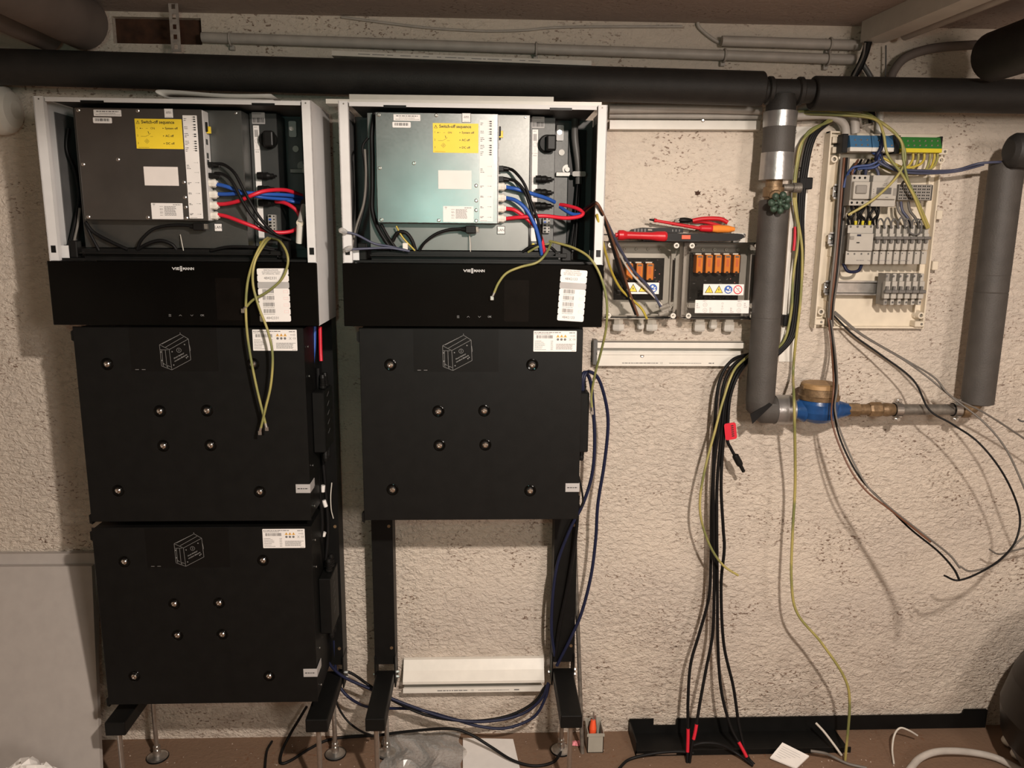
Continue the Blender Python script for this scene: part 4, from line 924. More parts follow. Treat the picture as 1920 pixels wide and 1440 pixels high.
m = MB(); m.rrect(xa, x2, ZX+.0002, ZX+.021, -.055, -.032, .003); m.prism([(x2, ZX+.001), (xb-.02, ZX+.003), (xb-.006, ZX+.008), (xb, ZX+.014), (xb-.004, ZX+.020), (xb-.02, ZX+.022), (x2, ZX+.0215)], -.053, -.034); m.build('body', 'black_pl', R)
c0, c1 = P(1278, 446, -.055), P(1295, 437, -.055); MB().box(c0.x, c1.x, -.0562, -.0548, ZX+.006, ZX+.0165, .0005).build('orange_patch', 'ored_pl', R)
R = thing('crimping_pliers', (P(1230, 428, -.03).x, -.03, ZX+.022), 'black crimping pliers head behind the red screwdriver', 'pliers', 'hand tools on the surge boxes')
xa, xb = P(1182, 428, -.03).x, P(1278, 428, -.03).x
MB().prism([(xa, ZX+.022), (xa+.004, ZX+.030), (xa+.03, ZX+.035), (xa+.055, ZX+.034), (xb-.012, ZX+.036), (xb, ZX+.034), (xb, ZX+.022)], -.048, -.014).build('jaw', 'black_pl', R)
m = MB()
for i in range(4): m.box(xa+.006+i*.009, xa+.011+i*.009, -.0495, -.048, ZX+.024, ZX+.032)
for i in range(3): m.box(xb-.03+i*.009, xb-.027+i*.009, -.0495, -.048, ZX+.025, ZX+.031)
m.build('ribs', 'dkgrey_pl', R); MB().box(xa+.042, xa+.055, -.0495, -.047, ZX+.026, ZX+.032, .001).build('rivet_plate', 'steel_dk', R)
R = thing('screwdriver', (P(1300, 425, -.04).x, -.04, ZX+.02), 'thin red insulated screwdriver with a red and orange handle on top of the stripper', 'screwdriver', 'hand tools on the surge boxes')
p0, p1, p2 = P(1226, 413, -.05), P(1311, 428, -.045), P(1378, 430, -.04)
MB().cyl(p0, p1, .0038, .0048, 10).build('insulated_shaft', 'red_pl', R); MB().cyl(p0+(p0-p1).normalized()*.012, p0, .0022, .003, 8).build('tip', 'black_pl', R); MB().cyl(p0, p0+(p1-p0)*.06, .0055, .005, 10).build('collar', 'red_pl', R)
d = p2-p1; L = d.length; MB().lathe(p1, d, [(0, .006), (.004, .0085), (L*.30, .0095), (L*.36, .0085)], 12).build('handle_grip', 'red_pl', R); MB().lathe(p1+d*.36, d, [(0, .0085), (L*.15, .0105), (L*.45, .0095), (L*.62, .0055), (L*.64, .002)], 12).build('handle_end', 'orange_pl', R)
R = thing('side_cutters', (P(1310, 415, -.025).x, -.025, ZX+.03), 'pliers with arched red handle and black grip on top of the tool pile', 'pliers', 'hand tools on the surge boxes')
MB().tube(path([(1298, 414, -.03), (1315, 410.5, -.03), (1335, 409.5, -.03), (1352, 411, -.03), (1364, 417, -.03)]), .0058, 10).build('handle', 'red_pl', R)
MB().tube(path([(1301, 416, -.022), (1318, 415.5, -.018), (1340, 421, -.015), (1362, 428, -.012)]), .005, 10).build('handle', 'red_pl', R)
c = P(1283, 413, -.03); MB().ball((c.x, -.03, c.z), .012, (1.95, .9, .62)).build('black_grip', 'black_pl', R)
p = P(1266, 413, -.03); MB().prism([(p.x-.002, p.z-.005), (p.x+.01, p.z-.006), (p.x+.01, p.z+.005), (p.x-.001, p.z+.002)], -.037, -.023).build('jaw', 'steel_dk', R)

# ================================================================== distribution board
def pr(px0, py0, px1, py1, Y):
    a, b = P(px0, py1, Y), P(px1, py0, Y); return a.x, b.x, a.z, b.z
bx0, bx1, bz0, bz1 = .912, 1.222, 1.246, 1.765
R = DB = thing('distribution_board', ((bx0+bx1)/2, -.02, bz0), 'open cream distribution board base on the wall, full of breakers and wires', 'distribution board')
m = MB(); m.box(bx0, bx1, -.010, -.0005, bz0, bz1, .002); m.build('base_plate', 'cream_pl', R)
m = MB(); m.box(bx0, bx0+.004, -.036, -.010, bz0, bz1); m.box(bx0+.030, bx0+.034, -.030, -.010, bz0+.03, bz1-.004); m.box(bx0, bx0+.034, -.030, -.010, bz1-.004, bz1); m.box(bx0+.004, bx0+.030, -.014, -.010, bz0+.01, bz1-.006)
for z in (1.61, 1.46, 1.34): m.box(bx0+.028, bx0+.040, -.034, -.010, z-.02, z+.02, .002)
m.build('wiring_channel', 'cream_pl', R)
m = MB(); m.box(bx1-.026, bx1-.022, -.022, -.010, bz0+.03, bz1-.05); m.box(bx1-.004, bx1, -.030, -.010, bz0, bz1-.03); m.box(bx0+.04, bx1, -.026, -.010, bz0, bz0+.005)
m.build('rim', 'cream_pl', R)
for px, py in ((1760, 403), (1752, 498)):
    c = P(px, py, -.03); MB().box(c.x-.008, c.x+.008, -.036, -.006, c.z-.012, c.z+.012, .0015).build('side_clip', 'cream_pl', R)
for px, py, k in ((1572, 262, 0), (1572, 281, 0), (1566, 298, 1), (1541, 585, 1), (1538, 604, 0), (1729, 592, 1), (1726, 608, 0), (1770, 284, 0), (1767, 300, 1)):
    c = P(px, py, -.04)
    if k: b = MB().lathe((c.x, -.010, c.z), (0, -1, 0), [(0, .014), (.022, .010), (.026, .009), (.026, .005), (.018, .005)], 16, caps=False).build('screw_boss', 'cream_pl', R)
    else: b = MB().box(c.x-.014, c.x+.013, -.038, -.010, c.z-.008, c.z+.008, .0015).build('corner_bracket', 'cream_pl', R)
    MB().cyl((c.x+(.004 if not k else 0), -.0388 if not k else -.030, c.z), (c.x+(.004 if not k else 0), -.030 if not k else -.026, c.z), .0035, n=10).build('fixing_screw', 'steel_dk', b)
for (a0, b0, a1, b1) in ((1562, 347, 1745, 373), (1553, 437, 1740, 461), (1545, 527, 1733, 553)):
    x0, x1, z0, z1 = pr(a0, b0, a1, b1, -.045); m = MB(); h = z1-z0
    m.box(x0, x1, -.040, -.038, z0+h*.15, z1-h*.15); m.box(x0, x1, -.048, -.038, z0+h*.12, z0+h*.16); m.box(x0, x1, -.048, -.038, z1-h*.16, z1-h*.12); m.box(x0, x1, -.048, -.0465, z0, z0+h*.16); m.box(x0, x1, -.048, -.0465, z1-h*.16, z1)
    r_ = m.build('din_rail', 'steel', R)
    MB().box(x0+.004, x0+.020, -.038, -.010, z0+h*.3, z1-h*.3).build('rail_foot', 'cream_pl', R)
    MB().lathe((x0+.008, -.040, (z0+z1)/2), (0, -1, 0), [(0, .004), (.002, .004), (.003, .002)], 10).build('rail_screw', 'chrome', r_)
    for dx in (.020, .028): MB().disc(x0+dx, z0+h*.5, .0018, -.0402, 8).build('rail_hole', 'black_pl', r_)
# neutral and earth bars
def termbar(px0, py0, px1, py1, m1, m2, s1, s2, label, split):
    x0, x1, z0, z1 = pr(px0, py0, px1, py1, -.085)
    R = thing('terminal_bar', ((x0+x1)/2, -.07, z0), label, 'terminal bar', 'terminal bars on the distribution board')
    for a_, b_ in split:
        xa, xb = x0+(x1-x0)*a_, x0+(x1-x0)*b_
        MB().prismx([(-.070, z1), (-.076, z1), (-.088, z0+.012), (-.088, z0+.010), (-.05, z0+.010), (-.05, z1)], xa, xb).build('clamp_block', m1, R)
        MB().box(xa-.002, xb, -.091, -.055, z0, z0+.0105, .001).build('marker_strip', m2, R)
    for px, py in s1+s2:
        c = P(px, py, -.085); MB().cyl((c.x, -.0835 if py < 267 else -.0885, c.z), (c.x, -.075, c.z), .0022, n=8).build('clamp_screw', 'chrome', R)
    m = MB(); m.box(x0-.016, x0-.0015, -.075, -.045, z0-.002, z1+.004, .001); m.box(x1+.0015, x1+.008, -.075, -.045, z0+.004, z1+.003, .001); m.box(x0-.004, x1+.004, -.0495, -.036, z0+.002, z1+.003); m.build('rail_holder', 'black_pl', R)
    MB().box(x0-.012, x0-.004, -.045, -.010, z0, z1).box(x1+.002, x1+.007, -.045, -.010, z0+.006, z1).build('holder_foot', 'black_pl', R)
    return R
termbar(1593, 254, 1677, 284, 'blue_blk', 'ltgrey_pl', [(1604, 262), (1615, 262), (1627, 262), (1648, 263), (1660, 262)], [(1604, 272), (1615, 272), (1626, 272), (1649, 272), (1671, 273)], 'blue neutral terminal bar at the top of the distribution board', ((0, .49), (.51, 1)))
termbar(1691, 257, 1767, 286, 'green_blk', 'yel_strip', [(1703, 264), (1714, 264), (1725, 264), (1736, 264), (1748, 264), (1759, 264)], [(1702, 273), (1713, 273), (1724, 273), (1735, 273), (1746, 273), (1757, 273)], 'green and yellow earth terminal bar at the top of the distribution board', ((0, 1),))
YD, YM = -.092, -.105
def plate(R, name, px0, py0, px1, py1, Yf, Yb, m, b=.0008):
    x0, x1, z0, z1 = pr(px0, py0, px1, py1, Yf); return MB().box(x0, x1, Yf, Yb, z0, z1, b).build(name, m, R)
def holes(R, pts, Y, m='black_pl', r=.0032, name='terminal_screw'):
    for px, py in pts:
        c = P(px, py, Y); MB().lathe((c.x, Y-.0002, c.z), (0, -1, 0), [(0, r), (.0004, r*.9), (.0005, 0)], 10).build(name, m, R)
def dev(name, px, py, label, cat): c = P(px, py, -.06); return thing(name, (c.x, -.06, c.z), label, cat, 'devices on the distribution board')
R = dev('main_switch', 1610, 385, 'grey main switch at the left of the upper rail', 'switch')
plate(R, 'body', 1592, 328, 1631, 385.5, YD, -.049, 'device_dk'); plate(R, 'face', 1599, 341, 1632, 373, YM, YD, 'device_pl'); plate(R, 'upper_terminals', 1597, 328.5, 1631, 340, YD-.001, YD, 'device_pl'); plate(R, 'lower_terminals', 1591.5, 376, 1631, 385, YD-.001, YD, 'device_pl')
plate(R, 'rocker', 1605, 347, 1627, 363, YM-.006, YM, 'device_dk', .002); holes(R, [(1602, 333.5), (1612, 333.5), (1622, 333.5)], YD-.001); holes(R, [(1597, 380), (1607, 380), (1617, 380)], YD-.001)
R = dev('energy_meter', 1657, 380, 'grey rail meter with a dark display, right of the main switch', 'meter')
plate(R, 'body', 1632.5, 329, 1684, 387, YD, -.049, 'device_pl'); plate(R, 'face', 1633, 341, 1683, 373, YM, YD, 'device_pl'); plate(R, 'display', 1643, 352, 1672, 364, YM-.0006, YM, 'dkgrey_pl'); plate(R, 'button_field', 1674, 353, 1682, 367, YM-.0006, YM, 'device_dk')
m = MB()
for px0, px1, py in ((1655, 1667, 347), (1657, 1665, 344), (1660, 1666, 370), (1637, 1639, 355), (1637, 1639, 359), (1637, 1639, 363)): a = P(px0, py, YM); b = P(px1, py, YM); m.scrawl(a.x, b.x, a.z, .0016, YM-.0004)
m.build('print', 'ink_gr', R)
R = dev('terminal_block', 1715, 375, 'grey rail terminal block dotted with black wire entries, right of the meter', 'terminal block')
plate(R, 'body', 1683.5, 346, 1748, 375, -.085, -.049, 'device_dk'); plate(R, 'end_flange', 1746, 347, 1750, 376, -.086, -.049, 'dkgrey_pl')
x0, x1, z0, z1 = pr(1683.5, 346, 1746, 375, -.0852)
for k in range(7):
    m = MB()
    for j in range(5):
        for i in (0, 1): m.disc(x0+(k+.3+.4*i)*(x1-x0)/7, z0+(j+.6)*(z1-z0)/5.2, .0019, -.0854, 8)
    m.build('wire_entry', 'black_pl', R)
# breaker row
R = dev('residual_current_breaker', 1612, 495, 'grey residual current breaker at the left of the middle rail', 'breaker')
plate(R, 'body', 1589, 422, 1638, 496, YD, -.049, 'device_dk'); plate(R, 'face', 1591, 438, 1638.5, 470, YM, YD, 'device_pl'); plate(R, 'upper_terminals', 1589, 422.5, 1638, 437, YD-.001, YD, 'device_pl'); plate(R, 'lower_terminals', 1584, 471, 1634, 495.5, YD-.001, YD, 'device_pl')
holes(R, [(1595, 425), (1608, 425), (1621, 425), (1633, 425)], YD-.001, 'dkgrey_pl'); holes(R, [(1590, 476), (1602, 476), (1615, 476), (1628, 476)], YD-.001, 'dkgrey_pl', .0026)
plate(R, 'test_button', 1594, 443, 1602, 449, YM-.003, YM, 'device_dk'); plate(R, 'blue_mark', 1607, 439.5, 1615, 443, YM-.0006, YM, 'c_dblue'); plate(R, 'toggle', 1606, 454, 1612, 456, YM-.001, YM, 'black_pl')
R = dev('breaker_row', 1690, 495, 'row of eight linked grey circuit breakers on the middle rail', 'breaker')
for i in range(8):
    u = 1638.6+i*13.0; s = plate(R, 'breaker_module', u+.3, 422, u+12.7, 470, YD, -.049, 'device_pl')
    plate(s, 'face', u+1, 438, u+13.5, 469, YM, YD, 'device_pl'); plate(s, 'toggle', u+5, 450, u+10.5, 456, YM-.008, YM, 'toggle'); holes(s, [(u+7, 427)], YD, 'dkgrey_pl', .0034); holes(s, [(u+3, 467)], YM, 'device_dk', .0016, 'rivet')
    plate(s, 'terminal_foot', u-3, 471, u+9.3, 495.5, YD-.001, -.06, 'device_pl'); holes(s, [(u+1, 475)], YD-.001, 'dkgrey_pl', .0018)
    plate(s, 'toggle_bar', u+4, 443.5, u+17.5, 449, YM-.011, YM, 'toggle', .0015)
m = MB(); a, b = P(1605, 488, YD), P(1725, 491, YD); m.scrawl(a.x, a.x+.02, a.z, .0016, YD-.0014); m.text('hager', a.x+.03, a.z, YD-.0014, .005); m.scrawl(a.x+.05, a.x+.09, a.z, .0012, YD-.0014); m.scrawl(a.x+.1, b.x-.03, a.z, .0016, YD-.0014); m.build('print', 'ink_gr', R)
R = dev('breaker_row', 1690, 574, 'block of six linked grey breakers on the bare lower rail', 'breaker')
for i in range(6):
    u = 1656+i*12.9; s = plate(R, 'breaker_module', u+.2, 513, u+12.7, 572, YD, -.049, 'device_pl' if i else 'device_dk')
    plate(s, 'face', u+1.5, 527.5, u+14.2, 560, YM, YD, 'device_pl'); plate(s, 'toggle', u+6, 537, u+11.5, 544, YM-.008, YM, 'toggle'); plate(s, 'toggle_bar', u+4, 544, u+17, 550, YM-.011, YM, 'toggle', .0015)
    holes(s, [(u+6.5, 518)], YD, 'dkgrey_pl', .0032); holes(s, [(u+4.5, 567)], YD, 'dkgrey_pl', .0030)

# ------------------------------------------------------------------ wiring of the board
E_ = 'earth wire'
wire('earth_wire', [(1495, 209, -.05), (1560, 209, -.06), (1625, 217, -.08), (1665, 238, -.11), (1690, 265, -.12), (1697, 300, -.125), (1680, 333, -.125), (1645, 368, -.125), (1618, 387, -.12), (1590, 403, -.11)], .0034, 'c_yg', 'yellow-green earth wire crossing the board down to the left under the main switch', E_)
wire('earth_wire', [(1500, 214, -.05), (1580, 216, -.07), (1640, 224, -.10), (1656, 250, -.12), (1664, 290, -.125), (1690, 325, -.125), (1712, 365, -.125), (1728, 405, -.115), (1738, 428, -.10)], .0034, 'c_yg', 'yellow-green earth wire crossing the meter to the last breaker of the row', E_)
wire('earth_wire', [(1610, 203, -.05), (1650, 228, -.10), (1688, 262, -.12), (1694, 300, -.128), (1703, 340, -.128), (1722, 380, -.12), (1742, 427, -.10)], .0034, 'c_yg', 'yellow-green earth wire running right of the meter to the breaker row end', E_)
for i, (px, ex, ey, dp) in enumerate(((1712, 1652, 303, 318), (1722, 1650, 310, 322), (1733, 1655, 296, 314), (1744, 1662, 312, 326), (1752, 1668, 318, 324), (1758, 1675, 316, 320))):
    wire('earth_wire', [(px, 285, -.075), (px-1, 300, -.078), (px-12, dp-4, -.082), ((px+ex)/2, dp, -.08), (ex, ey, -.07), (ex-18, ey-6, -.05)], .0032, 'c_yg' if i % 2 else 'c_yel', ['first', 'second', 'third', 'fourth', 'fifth', 'sixth'][i]+' looped earth wire from the left, under the green terminal bar', E_, 'earth wires under the green bar')
for i, pts in enumerate(([(1634, 284, -.07), (1648, 298, -.09), (1632, 309, -.085), (1600, 314, -.075), (1587, 332, -.06), (1582, 352, -.06)], [(1645, 284, -.07), (1654, 300, -.09), (1638, 314, -.09), (1606, 318, -.07), (1590, 340, -.06)], [(1652, 284, -.07), (1656, 302, -.095), (1680, 316, -.10), (1730, 320, -.10), (1790, 319, -.09), (1840, 306, -.13), (1905, 303, -.13)], [(1640, 284, -.07), (1650, 305, -.095), (1690, 322, -.105), (1740, 325, -.10), (1795, 321, -.09), (1845, 308, -.13)])):
    wire('neutral_wire', pts, .0034, 'c_nblue' if i < 2 else 'c_gblue', ['blue neutral wire sweeping left from the blue bar', 'lower blue neutral wire sweeping left from the blue bar', 'upper slate blue wire running right from the board to the grey pipe', 'lower slate blue wire running right from the board to the grey pipe'][i], 'wire')
wire('neutral_wire', [(1655, 250, -.095), (1653, 275, -.10), (1645, 290, -.10), (1642, 300, -.09)], .005, 'c_dblue', 'dark blue wire dropping over the blue terminal bar', 'wire')
for i in range(5):
    u = 1597+i*6.5; wire('supply_wire', [(u+12, 300, -.05), (u+5, 312, -.07), (u+1, 325, -.07), (u, 336, -.075)], .0032, ('c_brown', 'black_rub', 'c_grey', 'black_rub', 'c_grey')[i], ['first', 'second', 'third', 'fourth', 'fifth'][i]+' short wire from the left entering the main switch from above', 'wire', 'wires above the main switch')
wire('supply_wire', [(1622, 330, -.07), (1625, 316, -.08), (1637, 312, -.08), (1645, 320, -.08), (1648, 333, -.08)], .004, 'c_gblue', 'slate wire looping over the top of the meter', 'wire')
for i in range(9):
    u = 1596+i*6.2; e = 1592+i*6.6
    wire('link_wire', [(u, 384, -.075), (u+random.uniform(-4, 4), 392, -.085), (e+random.uniform(-9, 9), 403, -.085), (e+random.uniform(-3, 3), 412, -.08), (e, 424, -.075)], .0034, 'black_rub', ['first', 'second', 'third', 'fourth', 'fifth', 'sixth', 'seventh', 'eighth', 'ninth'][i]+' black link wire from the left between main switch and residual current breaker', 'wire', 'black link wires')
for i in range(3):
    u = 1604+i*13; c = P(u, 418, -.08); tag(MB().cyl(P(u, 424, -.08), P(u+.5, 414, -.08), .0032, .0042, 10).build('wire_ferrule', 'yel_strip'), ['left', 'middle', 'right'][i]+' yellow ferrule on top of the residual current breaker', 'ferrule', 'yellow ferrules')
for i in range(7):
    u = 1645+i*13; wire('bridge_wire', [(u, 427, -.096), (u+1, 416, -.10), (u+6, 411-random.uniform(0, 4), -.102), (u+11, 416, -.10), (u+12.5, 427, -.096)], .0022, 'dkgrey_pl', ['first', 'second', 'third', 'fourth', 'fifth', 'sixth', 'seventh'][i]+' small bridge loop from the left on top of the breaker row', 'wire', 'bridge loops')
wire('bridge_wire', [(1702, 425, -.098), (1706, 436, -.112), (1716, 440, -.115), (1726, 436, -.112), (1728, 420, -.11), (1722, 411, -.105), (1715, 418, -.10)], .0022, 'dkgrey_pl', 'dark wire loop hanging over the front of the breaker row', 'wire')
for i, (u, mm, lb) in enumerate(((1682, 'c_grey', 'grey wire'), (1689, 'c_gblue', 'slate blue wire'), (1703, 'c_grey', 'pale grey wire'))): wire('supply_wire', [(u, 378, -.075), (u+3, 395, -.08), (u+14, 410, -.085), (u+20, 425, -.09)], .0036, mm, lb+' between the meter and the breaker row', 'wire')
wire('supply_wire', [(1690, 347, -.088), (1697, 340, -.10), (1705, 355, -.11), (1715, 372, -.10), (1725, 380, -.09)], .003, 'c_grey', 'grey wire hanging across the terminal block', 'wire')
wire('neutral_wire', [(1581, 494, -.075), (1588, 507, -.08), (1598, 510, -.08), (1610, 507, -.08), (1616, 495, -.075)], .0042, 'c_dblue', 'dark blue wire loop under the residual current breaker', 'wire')
for i, (dx, mm) in enumerate(((0, 'c_grey'), (5, 'c_brown'), (9.5, 'black_rub'), (13, 'c_grey'))):
    wire('feeder_wire', [(1578+dx, 296, -.045), (1575+dx, 330, -.055), (1571+dx, 385, -.055), (1566+dx*.8, 460, -.055), (1560+dx*.8, 520, -.06), (1555+dx*.6, 570, -.055), (1553+dx*.6, 612, -.04)], .0036, mm, ['grey feeder wire, leftmost down the left side of the board', 'brown feeder wire down the left side of the board', 'black feeder wire down the left side of the board', 'grey feeder wire, rightmost down the left side of the board'][i], 'wire')
# conduits bending down into the board and cables behind the pipe
conduit([(1492, 204, -.03), (1540, 203, -.03), (1580, 207, -.035), (1600, 220, -.04), (1604, 250, -.04)], .0115, 'grey conduit bending down behind the left of the blue terminal bar')
conduit([(1492, 218, -.045), (1535, 216, -.045), (1565, 220, -.045), (1583, 234, -.045), (1587, 258, -.04)], .0105, 'lower grey conduit bending down at the corner of the board')
conduit([(1650, 190, -.025), (1650, 215, -.025), (1648, 250, -.025)], .009, 'pale conduit entering the board from above, behind the dark pipe', 'ltgrey_pl')
wire('supply_cable', [(1628, 78, -.06), (1622, 100, -.05), (1612, 125, -.04), (1602, 150, -.03), (1628, 190, -.03), (1636, 230, -.03)], .010, 'black_rub', 'thick black cable dropping from the ceiling duct behind the dark pipe')
wire('supply_cable', [(1622, 80, -.075), (1618, 105, -.065), (1606, 130, -.05), (1596, 150, -.04)], .003, 'c_grey', 'thin grey cable beside the thick black one under the ceiling duct')
wire('supply_cable', [(1616, 118, -.03), (1630, 140, -.03), (1640, 160, -.03)], .007, 'dkgrey_pl', 'dark cable crossing behind the thick black one')
wire('supply_cable', [(1660, 150, -.02), (1661, 110, -.02), (1661, 85, -.02)], .002, 'dkgrey_pl', 'thin dark wire upright beside the curved hose')
wire('flexible_hose', [(1668, 160, -.03), (1675, 135, -.03), (1695, 110, -.03), (1730, 95, -.03), (1770, 88, -.03), (1830, 84, -.035)], .0115, 'duct', 'grey flexible hose curving right under the ceiling', 'hose')
# cables in the upright trunking, then hanging to the floor
for i in range(3):
    wire('solar_cable', [(1556+i*3, 222, -.04), (1520+i*4, 256, -.045), (1504+i*4, 320, -.045), (1497+i*4, 400, -.045), (1497+i*4, 480, -.045), (1491+i*4, 560, -.045), (1482+i*4, 625, -.05), (1462, 655+i*3, -.05), (1440, 664+i*3, -.045)], .0052, 'black_rub', ['leftmost', 'middle', 'rightmost'][i]+' black cable in the upright trunking', 'cable', 'black cables in the upright trunking')
wire('earth_wire', [(1560, 226, -.05), (1515, 248, -.055), (1499, 290, -.055), (1491, 345, -.055), (1494, 400, -.055), (1504, 470, -.055), (1501, 560, -.055), (1492, 640, -.055), (1487, 700, -.045), (1489, 760, -.175), (1491, 900, -.13), (1486, 1000, -.13), (1484, 1090, -.14), (1495, 1150, -.15), (1540, 1205, -.165), (1583, 1270, -.175), (1593, 1320, -.175), (1586, 1410, -.165), (1583, 1440, -.155)], .0038, 'c_yg', 'long yellow-green wire hanging past the blue meter down to the floor', E_)
wire('earth_wire', [(1555, 224, -.048), (1506, 262, -.058), (1493, 310, -.058), (1488, 370, -.058), (1497, 440, -.06), (1487, 520, -.06), (1484, 580, -.06), (1472, 635, -.06), (1450, 660, -.05)], .0036, 'c_yg', 'yellow-green wire following the black cables in the upright trunking', E_)
wire('red_cable', [(1491, 425, -.05), (1490, 450, -.05), (1488, 470, -.05)], .004, 'c_red', 'short red cable end showing in the upright trunking')
hang = {
 'leftmost black solar cable hanging to the floor': [(1404, 664, -.04), (1372, 676, -.06), (1349, 715, -.07), (1341, 780, -.075), (1338, 860, -.07), (1334, 950, -.07), (1333, 1050, -.07), (1329, 1120, -.075), (1312, 1185, -.08), (1295, 1245, -.09), (1290, 1314, -.11), (1290, 1382, -.13), (1288, 1436, -.15)],
 'second black solar cable from the left hanging to the floor': [(1404, 668, -.04), (1376, 684, -.06), (1356, 725, -.07), (1348, 800, -.08), (1338, 880, -.08), (1338, 960, -.08), (1339, 1050, -.08), (1339, 1110, -.08), (1336, 1190, -.085), (1324, 1254, -.095), (1313, 1314, -.11), (1304, 1370, -.13), (1297, 1400, -.14), (1292, 1436, -.15)],
 'third black solar cable from the left hanging to the floor': [(1404, 671, -.04), (1378, 692, -.065), (1361, 740, -.075), (1353, 810, -.08), (1345, 900, -.08), (1344, 980, -.08), (1345, 1100, -.08), (1346, 1207, -.085), (1352, 1292, -.10), (1369, 1360, -.12), (1390, 1400, -.14), (1410, 1438, -.16)],
 'rightmost black solar cable reaching the floor': [(1404, 674, -.04), (1380, 700, -.065), (1364, 750, -.075), (1356, 830, -.08), (1352, 910, -.085), (1356, 990, -.085), (1358, 1030, -.085), (1352, 1100, -.085), (1357, 1207, -.09), (1375, 1288, -.10), (1386, 1362, -.12), (1400, 1415, -.145), (1416, 1436, -.16)]}
for lb, pts in hang.items():
    R = thing('solar_cable', P(*pts[-1]), lb, 'cable', 'black solar cables hanging to the floor'); MB().tube(path(pts), .0044, 8).build('sheath', 'black_rub', R)
    if not lb.startswith('right'):
        sp = path(pts); seg = {'l': (1382, 12), 's': (1380, 13), 't': (1395, 9)}[lb[0]]
        i0 = min(range(len(sp)), key=lambda i: (sp[i]-P(*[q for q in pts if q[1] > 1360][0])).length); MB().tube(sp[i0-2:i0+5], .0050, 8).build('red_end_sleeve', 'c_red', R)
wire('earth_wire', [(1404, 666, -.05), (1376, 695, -.085), (1356, 750, -.10), (1340, 810, -.11), (1324, 870, -.12), (1313, 930, -.125), (1315, 975, -.13), (1332, 1025, -.13), (1356, 1060, -.13), (1384, 1079, -.13)], .0034, 'c_yg', 'yellow-green wire hanging with the solar cables, its loose end bent right', E_)
R = thing('plug_cable', P(1380, 870, -.09), 'black cable with a red flag and solar plug hanging beside the bundle', 'cable')
MB().tube(path([(1404, 676, -.045), (1383, 705, -.08), (1369, 745, -.085), (1365, 790, -.09), (1364, 825, -.09), (1370, 840, -.09), (1377, 853, -.09)]), .0042, 8).build('sheath', 'black_rub', R)
a, b = P(1378, 853, -.09), P(1397, 889, -.09); MB().lathe(a, b-a, [(0, .007), (.003, .0092), (.025, .0096), (.033, .0085), (.034, .0055), (.055, .005)], 12).build('plug', 'black_pl', R)
c = P(1369, 809, -.095); m = MB(); m.rrect(c.x-.015, c.x+.017, c.z-.023, c.z+.024, -.0962, -.0945, .006); m.rotY(0, (c.x, c.z), math.radians(9)); fl = m.build('red_flag', 'c_red', R)
m = MB()
for i in range(6): m.rect(c.x+.003, c.x+.010, c.z+.014-i*.0058, c.z+.017-i*.0058, -.0965)
m.rotY(0, (c.x, c.z), math.radians(9)); m.build('print', 'ink', fl)
# loose ends swinging to the right of the board
loose = [
 ('loose_wire', [(1555, 600, -.05), (1562, 655, -.07), (1567, 720, -.18), (1564, 772, -.19), (1578, 830, -.21), (1612, 895, -.25), (1655, 940, -.30), (1705, 990, -.38), (1757, 1032, -.46), (1787, 1065, -.53), (1799, 1088, -.57)], .0025, 'black_rub', 'black loose wire in front of the blue meter slanting down to the right'),
 ('loose_wire', [(1558, 600, -.05), (1566, 660, -.07), (1570, 722, -.185), (1566, 770, -.20), (1584, 830, -.22), (1622, 905, -.265), (1663, 947, -.32), (1740, 1008, -.43), (1780, 1040, -.50), (1800, 1065, -.54)], .0025, 'c_grey', 'grey loose wire beside the black one in front of the blue meter'),
 ('loose_wire', [(1553, 596, -.05), (1559, 655, -.07), (1563, 722, -.18), (1560, 790, -.19), (1588, 868, -.235), (1622, 918, -.28), (1668, 955, -.335), (1745, 1016, -.44)], .0025, 'c_brown', 'thin brown loose wire leftmost in front of the blue meter'),
 ('loose_wire', [(1560, 588, -.045), (1600, 628, -.06), (1650, 664, -.09), (1712, 712, -.14), (1742, 768, -.165), (1785, 795, -.20), (1835, 830, -.25), (1882, 890, -.28), (1911, 960, -.295), (1906, 1010, -.31), (1880, 1045, -.33), (1840, 1072, -.35), (1797, 1088, -.36), (1770, 1079, -.33)], .0025, 'black_rub', 'black loose wire making the big loop at the lower right'),
 ('loose_wire', [(1563, 586, -.045), (1612, 626, -.06), (1690, 672, -.09), (1738, 706, -.13), (1785, 745, -.17), (1845, 792, -.22), (1888, 845, -.25), (1925, 925, -.28), (1960, 1000, -.30)], .0025, 'c_grey', 'grey loose wire crossing the elbow and leaving at the right edge'),
 ('loose_wire', [(1565, 584, -.045), (1618, 628, -.06), (1700, 676, -.09), (1752, 708, -.14), (1782, 742, -.17), (1842, 772, -.17), (1905, 812, -.16), (1960, 850, -.16)], .0025, 'c_grey', 'uppermost grey loose wire passing just under the right-hand pipe'),
 ('loose_wire', [(1800, 1062, -.31), (1822, 1071, -.31), (1868, 1056, -.30), (1910, 1015, -.29), (1950, 980, -.28)], .0025, 'c_grey', 'grey loose wire end behind the big black loop'),
 ('loose_wire', [(1855, 1030, -.11), (1872, 1039, -.11), (1895, 1034, -.11), (1950, 1020, -.11)], .0025, 'c_grey', 'short grey wire end at the right edge above the loop'),
 ('loose_wire', [(1909, 786, -.12), (1918, 790, -.12), (1950, 788, -.12)], .0025, 'dkgrey_pl', 'short dark wire end at the right edge beside the elbow')]
for nm, pts, r, mm, lb in loose: wire(nm, pts, r, mm, lb, 'wire')

